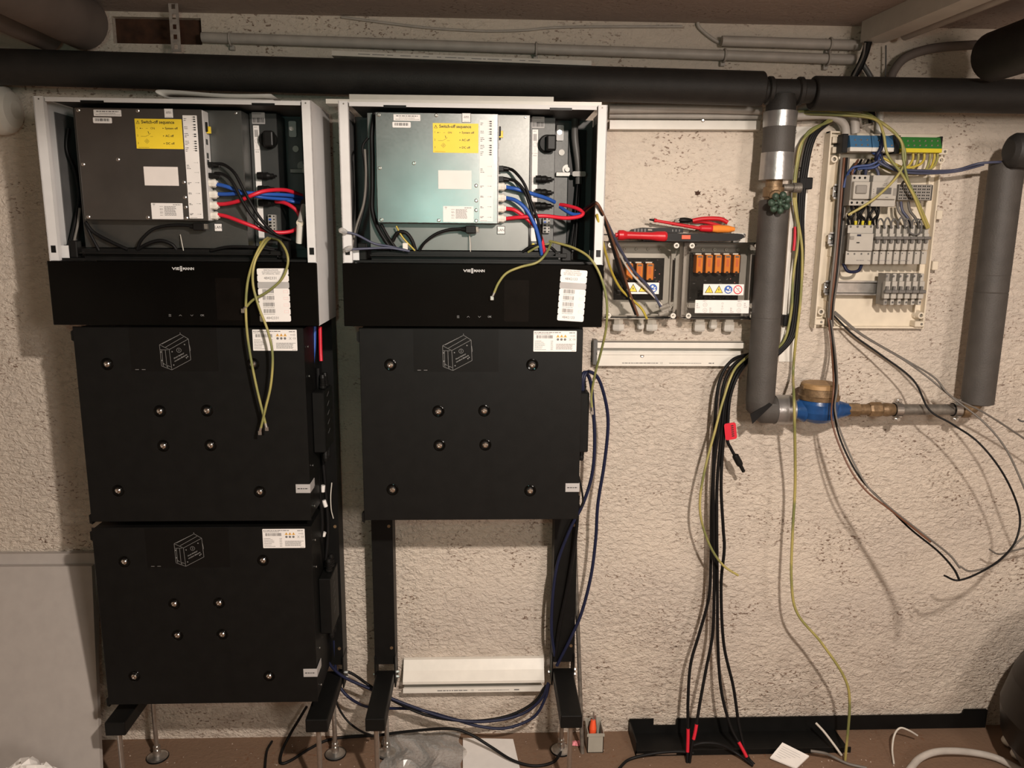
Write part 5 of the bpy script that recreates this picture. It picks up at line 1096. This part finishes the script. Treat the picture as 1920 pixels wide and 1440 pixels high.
# ------------------------------------------------------------------ wires inside and in front of the inverter units
def pair(nm, ptsR, r, m, labR, ptsL, labL, cat='cable'):
    wire(nm, ptsR, r, m, labR, cat); wire(nm, ptsL, r, m, labL, cat)
Yw = -.275
pair('data_cable', [(953, 316, -.265), (965, 322, -.275), (983, 345, -.285), (998, 385, -.285), (1010, 420, -.28), (1018, 470, -.265)], .0036, 'black_rub', 'upper black data cable of the right-hand inverter', [(403, 307, -.265), (420, 309, -.275), (440, 325, -.285), (458, 358, -.288), (485, 405, -.285), (515, 438, -.27), (545, 450, -.25)], 'upper black data cable of the left-hand inverter')
pair('data_cable', [(953, 336, -.265), (968, 341, -.275), (985, 362, -.28), (1000, 410, -.28), (1012, 470, -.265)], .0036, 'black_rub', 'lower black data cable of the right-hand inverter', [(403, 325, -.265), (418, 327, -.275), (436, 342, -.285), (455, 378, -.288), (478, 412, -.285), (505, 435, -.275), (530, 445, -.25)], 'lower black data cable of the left-hand inverter')
pair('power_cable', [(949, 351, -.265), (970, 355, -.27), (1000, 364, -.26), (1025, 372, -.24), (1040, 379, -.22)], .0046, 'c_blue', 'upper blue power cable of the right-hand inverter', [(404, 345, -.265), (425, 350, -.27), (455, 361, -.27), (490, 369, -.26), (530, 373, -.22), (562, 375, -.18)], 'upper blue power cable of the left-hand inverter')
pair('power_cable', [(949, 371, -.265), (967, 376, -.275), (985, 391, -.28), (1000, 416, -.28), (1010, 445, -.275), (1016, 478, -.265)], .0046, 'c_blue', 'lower blue power cable of the right-hand inverter', [(404, 364, -.265), (430, 364, -.27), (462, 362, -.275), (500, 364, -.26), (540, 366, -.22), (566, 371, -.18)], 'lower blue power cable of the left-hand inverter')
pair('power_cable', [(949, 391, -.265), (965, 394, -.27), (985, 408, -.27), (1003, 425, -.27), (1015, 448, -.27), (1022, 478, -.265)], .0046, 'c_red', 'upper red power cable of the right-hand inverter', [(404, 383, -.265), (425, 382, -.27), (450, 376, -.28), (475, 365, -.285), (500, 357.5, -.27), (535, 356.5, -.23), (565, 366, -.18)], 'upper red power cable of the left-hand inverter')
pair('power_cable', [(949, 410, -.265), (980, 407, -.275), (1020, 405, -.275), (1060, 409, -.26), (1086, 406, -.25), (1093, 399, -.245), (1082, 391, -.235), (1060, 385, -.215), (1050, 384, -.205)], .0046, 'c_red', 'lower red power cable of the right-hand inverter, looping to the black connector', [(404, 402, -.265), (425, 406, -.27), (455, 417, -.275), (490, 430, -.265), (520, 436, -.25), (545, 434, -.24), (562, 426, -.24)], 'lower red power cable of the left-hand inverter, under the others')
pair('power_cable', [(1050, 388, -.205), (1062, 396, -.22), (1075, 402, -.23), (1090, 402, -.24)], .0044, 'c_blue', 'short blue cable end by the black connector of the right-hand inverter', [(520, 370, -.205), (545, 377, -.21), (562, 380, -.20)], 'short blue cable end by the black connector of the left-hand inverter')
wire('power_cable', [(517, 378, -.205), (532, 380, -.215), (545, 386, -.22), (556, 395, -.22), (562, 406, -.22)], .0046, 'c_red', 'red cable stub from the black connector of the left-hand inverter')
pair('network_cable', [(786, 470, -.262), (796, 455, -.268), (815, 440, -.27), (840, 431, -.27), (872, 428.5, -.27)], .0036, 'black_rub', 'black network cable under the right-hand power module', [(257, 468, -.262), (265, 450, -.268), (285, 431, -.27), (310, 423.5, -.27), (340, 422, -.27), (364, 424, -.27)], 'black network cable under the left-hand power module')
for px, py, lb in ((873, 430, 'right-hand'), (364, 424.5, 'left-hand')):
    a = P(px, py, -.27); R = thing('network_plug', (a.x+.012, -.27, a.z-.008), 'black network plug beside the LAN tag of the '+lb+' inverter', 'plug', 'network plugs')
    MB().box(a.x, a.x+.024, -.279, -.261, a.z-.009, a.z+.0085, .0015).build('shell', 'black_pl', R); MB().box(a.x+.024, a.x+.030, -.276, -.264, a.z-.006, a.z+.006, .0005).build('contact_end', 'steel_dk', R); MB().cyl((a.x-.010, -.27, a.z), (a.x, -.27, a.z), .0045, .006, 10).build('strain_relief', 'black_pl', R)
for lb, pts, r, mm in (
  ('left-hand inverter: thick black cable at lower left under the power module', [(160, 416, -.262), (175, 435, -.262), (205, 452, -.262), (240, 468, -.262)], .0042, 'black_rub'),
  ('left-hand inverter: black cable dropping steeply under the power module corner', [(160, 418, -.262), (170, 440, -.262), (186, 470, -.262)], .0036, 'black_rub'),
  ('left-hand inverter: black loop on the chassis under the power module', [(258, 469, -.26), (275, 458, -.265), (300, 451, -.265), (322, 458, -.262), (332, 470, -.258)], .004, 'black_rub'),
  ('left-hand inverter: black cable leaning in the left side gap', [(128, 240, -.2), (125, 280, -.2), (140, 320, -.2), (148, 370, -.2), (140, 420, -.22), (128, 470, -.25)], .0038, 'black_rub'),
  ('left-hand inverter: grey cable leaning in the left side gap', [(150, 390, -.23), (146, 420, -.23), (140, 450, -.24), (138, 475, -.25)], .003, 'c_grey'),
  ('left-hand inverter: long black cable lying along the front of the shelf', [(395, 470, -.265), (430, 463, -.27), (480, 464, -.27), (515, 469, -.265)], .0036, 'black_rub'),
  ('right-hand inverter: black cable bundle beside the power module', [(702, 212, -.255), (697, 250, -.26), (698, 300, -.255), (698, 350, -.255), (698, 395, -.255), (710, 430, -.262), (735, 470, -.262)], .005, 'black_rub'),
  ('right-hand inverter: thin black cable in the left side gap', [(690, 258, -.25), (680, 275, -.25), (684, 310, -.25), (688, 350, -.25), (682, 390, -.25), (668, 440, -.26)], .003, 'black_rub'),
  ('right-hand inverter: grey cable curving down in the left side gap', [(684, 280, -.255), (686, 330, -.255), (682, 380, -.255), (668, 425, -.26), (660, 462, -.27)], .003, 'c_grey'),
  ('right-hand inverter: black loop under the power module corner', [(736, 452, -.262), (745, 437, -.266), (760, 436, -.266), (772, 450, -.264), (779, 470, -.26)], .0045, 'black_rub'),
  ('right-hand inverter: black cable slanting across under the power module', [(714, 420, -.262), (728, 445, -.264), (745, 470, -.262)], .0036, 'black_rub'),
  ('right-hand inverter: yellow wire beside the white connector', [(743, 424, -.266), (755, 445, -.268), (778, 470, -.264)], .002, 'c_yel'),
  ('right-hand inverter: violet wire running to the wrapped ends at the left flange', [(642, 434, -.31), (668, 440, -.30), (700, 456, -.285), (730, 462, -.28), (765, 470, -.275)], .0028, 'c_gblue'),
  ('right-hand inverter: lower violet wire running to the left flange', [(648, 468, -.312), (690, 466, -.295), (730, 465, -.285), (768, 471, -.275)], .0028, 'c_gblue'),
  ('black curved cable over the shelf of the right-hand inverter', [(980, 472, -.262), (995, 463, -.266), (1015, 460, -.268), (1032, 464, -.266), (1042, 472, -.262)], .0036, 'black_rub')):
    wire('internal_cable', pts, r, mm, lb)
for px, py, ex, ey in ((635, 430, 650, 436), (645, 470, 660, 464)):
    a, b = P(px, py, -.312), P(ex, ey, -.310); tag(MB().lathe(a, b-a, [(0, .002), (.004, .0065), (.014, .0065), (.02, .004)], 10).build('wrapped_wire_end', 'film'), 'clear film wrapped round the '+('upper' if py < 450 else 'lower')+' violet wire end', 'wrapping', 'film-wrapped wire ends')
a = P(760, 462, -.27); tag(MB().box(a.x-.006, a.x+.006, -.276, -.266, a.z-.012, a.z+.008, .001).build('wire_connector', 'white_pl'), 'small white wire connector under the right-hand power module', 'connector')
m = MB(); m.tube([P(880, 440, -.252), P(882, 458, -.262), P(882, 472, -.262)], .0011, 6); tag(m.build('cable_tie', 'c_white'), 'white cable tie tail under the right-hand network plug', 'cable tie')
m = MB(); m.tube([P(338, 440, -.252), P(341, 455, -.262), P(344, 470, -.262)], .0011, 6); tag(m.build('cable_tie', 'c_white'), 'white cable tie tail under the left-hand network plug', 'cable tie')
# white tube hanging by the right flange of the left unit
R = thing('white_tube', P(561, 455, -.25), 'white plastic tube hanging by the right flange of the left-hand inverter', 'tube')
a, b = P(563, 418, -.265), P(561, 455, -.25); MB().cyl(a, b, .0085, .0080, 14).build('lower_tube', 'white_pl', R); a2, b2 = P(563, 418, -.268), P(571, 386, -.24); MB().cyl(a2, b2, .0078, n=14).build('upper_tube', 'grey_pl', R)
MB().lathe(P(563, 418, -.268), (0, -1, 0), [(0, .0090), (.003, .0085), (.0031, .004), (.001, .0035)], 16).build('end_ring', 'cream_pl', R)
# earth wires
def earthwire(pts, lug, label, r=.0030):
    R = thing('earth_wire', P(*pts[-1]), label, E_, 'loose earth wires of the inverters'); MB().tube(path(pts), r, 8).build('insulation', 'c_yg', R)
    if lug:
        a = P(*pts[-1]); d = (a-P(*pts[-2])).normalized(); MB().cyl(a-d*.002, a+d*.008, .0034, n=8).box(a.x+d.x*.010-.004, a.x+d.x*.010+.004, a.y-.001, a.y+.001, a.z+d.z*.012-.005, a.z+d.z*.012+.005, .0005).build('spade_lug', 'steel', R)
earthwire([(502, 446, -.255), (492, 455, -.30), (477, 485, -.322), (465, 525, -.325), (461, 570, -.325), (463, 620, -.325), (470, 670, -.325), (482, 730, -.325), (498, 795, -.325)], True, 'longest-looped earth wire in front of the left stack, left strand')
earthwire([(506, 447, -.255), (497, 456, -.30), (478, 490, -.326), (474, 530, -.33), (485, 575, -.33), (502, 620, -.33), (511, 665, -.33), (508, 720, -.33), (498, 765, -.33), (489, 803, -.325)], True, 'earth wire in front of the left stack, right strand bulging to the right')
earthwire([(510, 447, -.25), (525, 453, -.29), (538, 475, -.32), (539, 498, -.325), (527, 525, -.325), (500, 548, -.325), (475, 562, -.325), (461, 576, -.325)], True, 'short earth wire curling across the left number sticker')
earthwire([(1034, 454, -.26), (1024, 475, -.31), (1007, 492, -.325), (975, 501, -.325), (950, 512, -.325), (935, 530, -.325), (926, 550, -.325)], True, 'short earth wire curling in front of the right-hand front panel')
earthwire([(1030, 452, -.26), (1050, 457, -.28), (1078, 466, -.30), (1105, 483, -.325), (1125, 515, -.33), (1137, 560, -.33), (1137, 610, -.32), (1128, 655, -.29), (1116, 700, -.26), (1109, 740, -.24), (1110, 765, -.24)], True, 'long earth wire hanging past the right edge of the right-hand front panel')
wire('earth_wire', [(990, 473, -.262), (1008, 463, -.27), (1030, 457, -.265)], .0028, 'c_yg', 'short earth wire on the shelf of the right-hand inverter', E_)
# wires from the right unit into the first surge box
for lb, mm, r, pts in (
  ('black wire from the right-hand inverter to the first surge box', 'black_rub', .0034, [(1088, 398, -.22), (1105, 386, -.28), (1119, 381, -.31), (1132, 412, -.29), (1146, 455, -.23), (1163, 515, -.15), (1178, 555, -.115), (1192, 590, -.102)]),
  ('brown wire from the right-hand inverter to the first surge box', 'c_brown', .0034, [(1092, 402, -.22), (1110, 386, -.28), (1120, 382, -.312), (1134, 410, -.29), (1150, 455, -.23), (1168, 510, -.15), (1182, 553, -.115), (1196, 592, -.102)]),
  ('yellow wire from the right-hand inverter to the first surge box', 'c_yel', .0032, [(1119, 402, -.305), (1124, 425, -.29), (1133, 465, -.24), (1147, 510, -.17), (1165, 543, -.125), (1190, 566, -.108), (1204, 580, -.104), (1213, 598, -.102)]),
  ('slate blue wire from the right-hand inverter to the first surge box', 'c_gblue', .0036, [(1121, 384, -.312), (1137, 415, -.28), (1160, 462, -.20), (1186, 505, -.13), (1212, 533, -.11), (1228, 556, -.104), (1239, 575, -.102)]),
  ('pale grey wire from the right-hand inverter to the first surge box', 'c_white', .0028, [(1121, 385, -.31), (1135, 415, -.28), (1154, 460, -.20), (1178, 505, -.13), (1205, 535, -.11), (1226, 556, -.104), (1241, 572, -.102)])):
    wire('connection_wire', pts, r, mm, lb, 'wire')

# ------------------------------------------------------------------ cables at the sides of the stacks and down to the floor
for lb, mm, r, pts in (
  ('blue cable looping out from the right-hand battery, outer of two', 'c_dblue', .0046, [(1093, 737, -.19), (1094, 712, -.19), (1103, 697, -.18), (1122, 710, -.16), (1136, 755, -.14), (1140, 800, -.13), (1133, 870, -.12), (1121, 945, -.11), (1117, 1010, -.10), (1108, 1080, -.10), (1090, 1150, -.10), (1068, 1200, -.10), (1044, 1248, -.09)]),
  ('blue cable looping out from the right-hand battery, inner of two', 'c_dblue', .0046, [(1090, 738, -.19), (1091, 710, -.19), (1097, 698, -.18), (1107, 715, -.16), (1112, 760, -.15), (1115, 830, -.14), (1110, 890, -.13), (1093, 945, -.12), (1070, 990, -.11), (1047, 1050, -.10), (1037, 1110, -.10), (1034, 1180, -.10), (1040, 1230, -.09)]),
  ('black cable down the right-hand post of the bare stand', 'black_rub', .005, [(1084, 930, -.12), (1080, 1000, -.11), (1066, 1090, -.10), (1050, 1170, -.095), (1040, 1240, -.09)]),
  ('thin black loop beside the tag of the right-hand battery', 'black_rub', .0026, [(1084, 890, -.2), (1090, 915, -.2), (1093, 940, -.2), (1087, 950, -.2), (1080, 925, -.2)]),
  ('dark blue cable of the floor bundle, top strand between the stands', 'c_dblue', .0042, [(596, 1195, -.14), (608, 1230, -.13), (638, 1265, -.11), (690, 1290, -.10), (760, 1320, -.11), (850, 1349, -.11), (920, 1352, -.11), (980, 1338, -.10), (1015, 1310, -.09), (1028, 1280, -.08)]),
  ('black cable of the floor bundle between the stands', 'black_rub', .0042, [(634, 1256, -.05), (660, 1263, -.05), (695, 1287, -.05), (735, 1312, -.09), (800, 1341, -.10), (880, 1352, -.10), (950, 1343, -.09), (1000, 1318, -.08), (1024, 1285, -.07)]),
  ('dark blue cable of the floor bundle, lowest strand between the stands', 'c_dblue', .0042, [(626, 1200, -.08), (630, 1260, -.08), (640, 1292, -.10), (665, 1315, -.10), (700, 1327, -.05), (780, 1330, -.08), (850, 1348, -.10), (900, 1362, -.10), (950, 1365, -.10), (1000, 1345, -.09), (1022, 1310, -.08), (1030, 1282, -.07)]),
  ('thin dark cable hanging from the left stand to the floor', 'black_rub', .0032, [(628, 1290, -.06), (632, 1320, -.07), (650, 1350, -.08), (675, 1370, -.09), (700, 1380, -.08)]),
  ('blue cable feeding the upper left battery', 'c_blue', .0046, [(590, 612, -.16), (589, 650, -.165), (587, 672, -.17), (585, 700, -.18), (582, 730, -.19)]),
  ('red cable end above the upper left battery cover', 'c_red', .0046, [(600, 612, -.15), (601, 655, -.155), (602, 677, -.16)]),
  ('black cable beside the upper left battery, left strand', 'black_rub', .006, [(596, 690, -.165), (597, 720, -.165), (598, 740, -.165)]),
  ('black cable linking the two left batteries, front strand', 'black_rub', .0048, [(592, 855, -.17), (596, 890, -.17), (600, 930, -.165), (604, 980, -.16), (600, 1030, -.16), (598, 1065, -.16)]),
  ('black cable linking the two left batteries, rear strand', 'black_rub', .0048, [(604, 850, -.14), (608, 890, -.14), (612, 940, -.14), (615, 990, -.14), (612, 1040, -.145), (608, 1070, -.15)]),
  ('pale thin wire beside the left stack', 'c_white', .0016, [(622, 905, -.09), (620, 930, -.095), (621, 955, -.095), (625, 972, -.09)]),
  ('black cable along the right flank of the lower left battery', 'black_rub', .006, [(606, 1215, -.13), (608, 1250, -.12), (604, 1290, -.12), (600, 1325, -.14)])):
    wire('flank_cable', pts, r, mm, lb)
for i, (px, py, ex, ey) in enumerate(((606, 910, 605, 922), (607, 938, 611, 950), (602, 972, 603, 983), (608, 998, 606, 1005))): tag(MB().cyl(P(px, py, -.155), P(ex, ey, -.155), .0056, n=8).build('cable_marker', 'sticker'), ['topmost', 'second', 'third', 'lowest'][i]+' white cable marker beside the left stack', 'cable marker', 'cable markers')
def fwire(nm, pts, r, m, label, cat='cable'):
    o = MB().tube(spline([PZ(px, py, z) for px, py, z in pts], 8), r, 8).build(nm, m); return tag(o, label, cat)
fwire('floor_cable', [(700, 1380, .03), (760, 1372, .05), (840, 1366, .075), (880, 1376, .06), (920, 1400, .03), (960, 1425, .012), (1000, 1436, .005), (1035, 1430, .005), (1050, 1414, .005), (1058, 1400, .005)], .0042, 'black_rub', 'black cable arching over the paper and plastic film on the floor')
fwire('floor_cable', [(575, 1325, .12), (560, 1350, .08), (545, 1375, .04), (530, 1405, .01), (526, 1430, .005), (545, 1426, .005), (580, 1404, .005), (620, 1386, .005), (680, 1380, .005), (705, 1380, .01)], .0042, 'black_rub', 'black cable running along the floor under the left stand')
fwire('floor_cable', [(510, 1390, .005), (500, 1410, .005), (496, 1450, .005)], .0036, 'black_rub', 'short black cable on the floor below the left stack')
fwire('floor_cable', [(1160, 1442, .005), (1180, 1424, .005), (1225, 1413, .02), (1270, 1409, .025), (1300, 1412, .02)], .0042, 'black_rub', 'black cable curling on the floor left of the solar cable ends')
fwire('floor_cable', [(1298, 1398, .04), (1320, 1393, .05), (1350, 1396, .045), (1380, 1412, .02), (1412, 1436, .006)], .0042, 'black_rub', 'black cable arching between the solar cable ends')
fwire('floor_cable', [(1520, 1408, .035), (1545, 1412, .035), (1560, 1418, .02), (1590, 1432, .006), (1625, 1440, .005)], .0042, 'c_grey', 'grey cable in front of the black floor profile')
fwire('floor_cable', [(1530, 1356, .07), (1545, 1372, .06), (1562, 1394, .04), (1578, 1416, .01)], .0035, 'c_white', 'pale wire end leaning on the black floor profile', 'wire')
fwire('floor_cable', [(1720, 1379, .04), (1705, 1370, .06), (1688, 1365, .07), (1677, 1378, .05), (1673, 1405, .02), (1676, 1432, .005)], .0028, 'c_white', 'thin pale wire arched over the black floor profile', 'wire')
o = fwire('floor_hose', [(1700, 1450, .012), (1722, 1424, .02), (1750, 1411, .03), (1785, 1408, .03), (1830, 1412, .02), (1870, 1422, .012), (1915, 1445, .012)], .010, 'conduit', 'thick pale hose arching on the floor at the lower right', 'hose')

# ================================================================== things near and on the floor
# trunking between the posts
xa, xb = P(755, 1260, -.05).x, P(1021, 1260, -.05).x; za, zb, zc, zd = P(888, 1241, -.03).z, P(888, 1281, -.05).z, P(888, 1289, -.05).z, P(888, 1298, -.05).z
R = thing('trunking_length', ((xa+xb)/2, -.03, zd), 'white trunking length between the bare posts of the right-hand stand', 'trunking')
m = MB(); m.prismx([(-.012, za), (-.014, za), (-.030, zb+.03), (-.052, zb+.008), (-.052, zb), (-.048, zb), (-.047, zb+.006), (-.026, zb+.03), (-.001, zb+.03), (-.001, za)], xa, xb)
m.prismx([(-.0505, zc), (-.0505, zd), (-.001, zd), (-.001, zd+.002), (-.0485, zd+.002), (-.0485, zc)], xa, xb-.003); m.build('profile', 'white_pl', R)
m = MB(); m.scrawl(xa+.1, xa+.19, zd+.007, .003, -.0508); m.scrawl(xa+.22, xa+.31, zd+.007, .0016, -.0508); m.text('CE', xa+.198, zd+.007, -.0508, .007); m.scrawl(xa+.325, xa+.34, zd+.007, .004, -.0508); m.build('print', 'ink_dim', R)
# leaning pole
a, b = PZ(1092, 1412, 0), P(1075, 940, -.02); m = MB(); m.cyl(a, b, .006, n=12); tag(m.build('grey_pole', 'steel_dk'), 'thin grey metal pole leaning on the wall beside the bare stand', 'pole')
# small grey box with tools
a = PZ(1101, 1412, 0); b = PZ(1131, 1411, 0); x0, x1 = a.x, b.x; y0 = (a.y+b.y)/2; h = .062
R = thing('grey_box', ((x0+x1)/2, y0+.03, 0), 'small grey plastic box of tools on the floor by the leaning pole', 'box')
m = MB(); t = .002; m.box(x0, x1, y0, y0+t, 0, h); m.box(x0, x1, y0+.06-t, y0+.06, 0, h+.012); m.box(x0, x0+t, y0, y0+.06, 0, h+.004); m.box(x1-t, x1, y0, y0+.06, 0, h+.004); m.box(x0, x1, y0, y0+.06, 0, t); m.box(x0-.002, x1+.002, y0-.002, y0, h-.008, h); m.build('walls', 'bin', R)
c = Vector(((x0+x1)/2, y0+.03, 0)); a = Vector((c.x-.008, c.y-.012, .004))
R = thing('orange_screwdriver', a, 'orange screwdriver standing in the small grey box', 'screwdriver'); b = a+Vector((.006, .02, .105)); MB().lathe(a+(b-a)*.25, b-a, [(0, .009), (.03, .011), (.055, .007)], 10).build('handle', 'ored_pl', R); MB().cyl(a+(b-a)*.74, b, .0025, n=8).build('shaft', 'steel', R); MB().cyl(a, a+(b-a)*.25, .006, n=8).build('handle_end', 'ored_pl', R)
a = Vector((c.x+.008, c.y+.008, .004)); tag(MB().cyl(a, a+Vector((-.004, .012, .085)), .0035, n=8).build('steel_rod', 'steel'), 'thin steel rod standing in the small grey box', 'rod')
# black floor profile along the wall
xa, xb = P(1187, 1400, -.08).x, 1.565
R = thing('black_profile', ((xa+xb)/2, -.06, 0), 'long black folded steel profile lying on the floor against the wall', 'profile')
m = MB(); x2 = P(1590, 1400, -.1).x; m.box(xa, x2, -.118, -.012, .0002, .003); m.box(xa, x2, -.118, -.114, .003, .017)
m.prism([(xa, .003), (xb, .003), (xb, .062), (xb-.004, .066), (xb-.075, .066), (xb-.078, .052), (xb-.09, .050), (P(1268, 1365, -.015).x, .050), (P(1268, 1365, -.015).x, .028), (P(1225, 1365, -.015).x, .028), (P(1225, 1365, -.015).x, .050), (xa, .050)], -.016, -.012)
m.box(xa, xa+.003, -.118, -.012, .003, .045); m.build('folded_sheet', 'black_metal', R)
m = MB(); m.rect(xa+.002, xa+.12, .004, .009, -.1183); m.build('bare_edge', 'steel', R)
c = P(1815, 1376, -.017); MB().ball((c.x, -.017, c.z), .010, (1.4, .2, .7), 10, 6).build('tape_scrap', 'paper', R)
# folded paper in front of it
A = [PZ(*q) for q in ((1467, 1392, .035), (1517, 1417, .02), (1493, 1440, .004), (1444, 1420, .012))]
m = MB(); m.add([p for p in A]+[p+Vector((0, 0, -.004)) for p in A], [(3, 2, 1, 0), (4, 5, 6, 7), (0, 1, 5, 4), (1, 2, 6, 5), (2, 3, 7, 6), (3, 0, 4, 7)]); R = thing('folded_note', sum(A, Vector())/4, 'small folded white paper leaning on the black floor profile', 'paper'); m.build('sheet', 'paper', R)
m = MB(); e1 = A[1]-A[0]; e2 = A[3]-A[0]; nn = e1.cross(e2).normalized(); nn = -nn if nn.z < 0 else nn
for i in range(6): p = A[0]+e2*(.18+.12*i)+nn*.0006; q = p+e1*random.uniform(.6, .85); p = p+e1*.1; m.add([p, q, q+e2*.02, p+e2*.02], [(0, 1, 2, 3)])
m.build('faint_print', 'sticker_gr', R)
# paper sheet and clear film under the bare stand
A = [PZ(868, 1384, .002), PZ(962, 1386, .002), PZ(976, 1446, .002), PZ(868, 1448, .002)]
m = MB(); m.add(A+[p+Vector((0, 0, .0008)) for p in A], [(0, 1, 2, 3), (7, 6, 5, 4), (0, 4, 5, 1), (1, 5, 6, 2), (2, 6, 7, 3), (3, 7, 4, 0)]); tag(m.build('paper_sheet', 'paper'), 'white sheet of paper flat on the floor under the bare stand', 'paper')
def crumple(name, m_, x0, x1, y0, y1, hgt, label, cat, n=26, seed=3):
    """loose sheet with broad creases: ridged waves in three directions, ragged outline"""
    rnd = random.Random(seed); W_ = [(rnd.uniform(-9, 9), rnd.uniform(-9, 9), rnd.uniform(0, 6)) for _ in range(5)]; vs = []; fs = []
    for i in range(n+1):
        for j in range(n+1):
            u, v = i/n, j/n; e = min(1, min(u, 1-u, v, 1-v)*5)
            z = sum(1-abs(math.sin(a*u+b*v+c)) for a, b, c in W_)/len(W_)
            vs.append((x0+(x1-x0)*(u+.05*math.sin(7*v+seed)+.03*math.sin(17*v)), y0+(y1-y0)*(v+.06*math.sin(6*u+1)+.03*math.sin(19*u)), .002+hgt*(.25+.75*e)*z*(.4+.6*e)))
    for i in range(n):
        for j in range(n): k = i*(n+1)+j; fs += [(k, k+n+1, k+n+2), (k, k+n+2, k+1)]
    return tag(MB().add(vs, fs).build(name, m_), label, cat)
a, b = PZ(712, 1440, 0), PZ(866, 1390, 0); crumple('plastic_bag', 'film', a.x, b.x, a.y-.06, b.y+.06, .05, 'crumpled clear plastic bag on the floor under the bare stand', 'plastic bag', 20, 5)
a, b = PZ(1072, 1400, 0), PZ(1088, 1390, 0); crumple('wrapper', 'pink', a.x, b.x, a.y, b.y, .014, 'pink crumpled wrapper scrap beside the rear stand foot', 'wrapper', 8, 9)
# white boards at the left
def board(xl, xt, xb, y0, y1, z1, th, name, label, m_):
    """leaning sheet: foot at depth y0, top at y1; right edge from xb (foot) to xt (top)"""
    m = MB()
    m.add([(xl, y0, .0005), (xb, y0, .0005), (xt, y1, z1), (xl, y1, z1), (xl, y0+th, .0005), (xb, y0+th, .0005), (xt, y1+th, z1), (xl, y1+th, z1)], [(0, 1, 2, 3), (7, 6, 5, 4), (0, 4, 5, 1), (1, 5, 6, 2), (2, 6, 7, 3), (3, 7, 4, 0)])
    return tag(m.build(name, m_), label, 'board', 'white boards')
board(-1.62, P(172, 1062, -.045).x, P(197, 1440, -.18).x, -.21, -.045, P(100, 1062, -.045).z, .016, 'white_board', 'front white board leaning at the lower left beside the batteries', 'card')
board(-1.60, P(181, 1040, -.021).x, P(197, 1440, -.18).x-.03, -.17, -.021, P(100, 1038, -.021).z, .016, 'white_board', 'rear white board, slightly taller, leaning at the lower left', 'card')
c = P(40, 1440, -.42); 
m = MB(); rnd = random.Random(4); vs = []; fs = []; N, K = 18, 12
for i in range(K+1):
    t = math.pi*.5*i/K
    for j in range(N):
        a_ = 2*math.pi*j/N; r = .13*(1+.12*math.sin(3*a_+i)+.10*rnd.random())
        vs.append((c.x+r*math.cos(a_)*math.cos(t)*1.0, -.42+r*math.sin(a_)*math.cos(t)*.9, max(.0, .215*math.sin(t)*(1+.07*math.sin(5*a_+2*i)+.06*rnd.random()))))
for i in range(K):
    for j in range(N): fs.append((i*N+j, i*N+(j+1) % N, (i+1)*N+(j+1) % N, (i+1)*N+j))
tag(m.add(vs, fs).build('white_bag', 'paper'), 'crumpled white bag at the bottom left corner in front of the boards', 'bag')
# dark round vessel at the right edge
cx, cy = 1.70, -.30
R = thing('dark_vessel', (cx, cy, 0), 'dark brown round vessel on white feet at the lower right edge', 'vessel')
MB().lathe((cx, cy, .03), (0, 0, 1), [(0, .16), (.02, .20), (.09, .245), (.17, .255), (.26, .235), (.36, .19), (.42, .15)], 36).build('body', 'tank', R)
for px, py in ((1880, 1399), (1897, 1424)):
    c = PZ(px, py, 0); m = MB().ball((c.x+.03, c.y+.0, .016), .026, (1.3, 1, .62)); m.build('foot', 'white_pl', R)
# crumbs of plaster on the floor
m = MB(); rnd = random.Random(2)
for i in range(150):
    px, py = rnd.uniform(200, 1700), rnd.uniform(1385, 1440); p = PZ(px, py, 0)
    if p.y > -.02: continue
    s = rnd.uniform(.0004, .0016); m.box(p.x-s, p.x+s*1.3, p.y-s, p.y+s, .0003, s*1.2+.0003)
tag(m.build('plaster_crumbs', 'chip'), 'pale plaster crumbs scattered over the reddish floor', 'crumbs', kind='stuff')
# knocked-out spot in the plaster above the tools
c = P(1308, 362, 0); m = MB(); rnd = random.Random(8); pts = [(c.x+r*math.cos(t)*1.15, c.z+r*math.sin(t)) for t, r in ((2*math.pi*i/14, rnd.uniform(.004, .009)) for i in range(14))]
m.prism(pts, -.0012, -.0002); tag(m.build('plaster_scar', 'brown_wood'), 'small brown knocked-out spot in the plaster above the tools', 'wall damage')
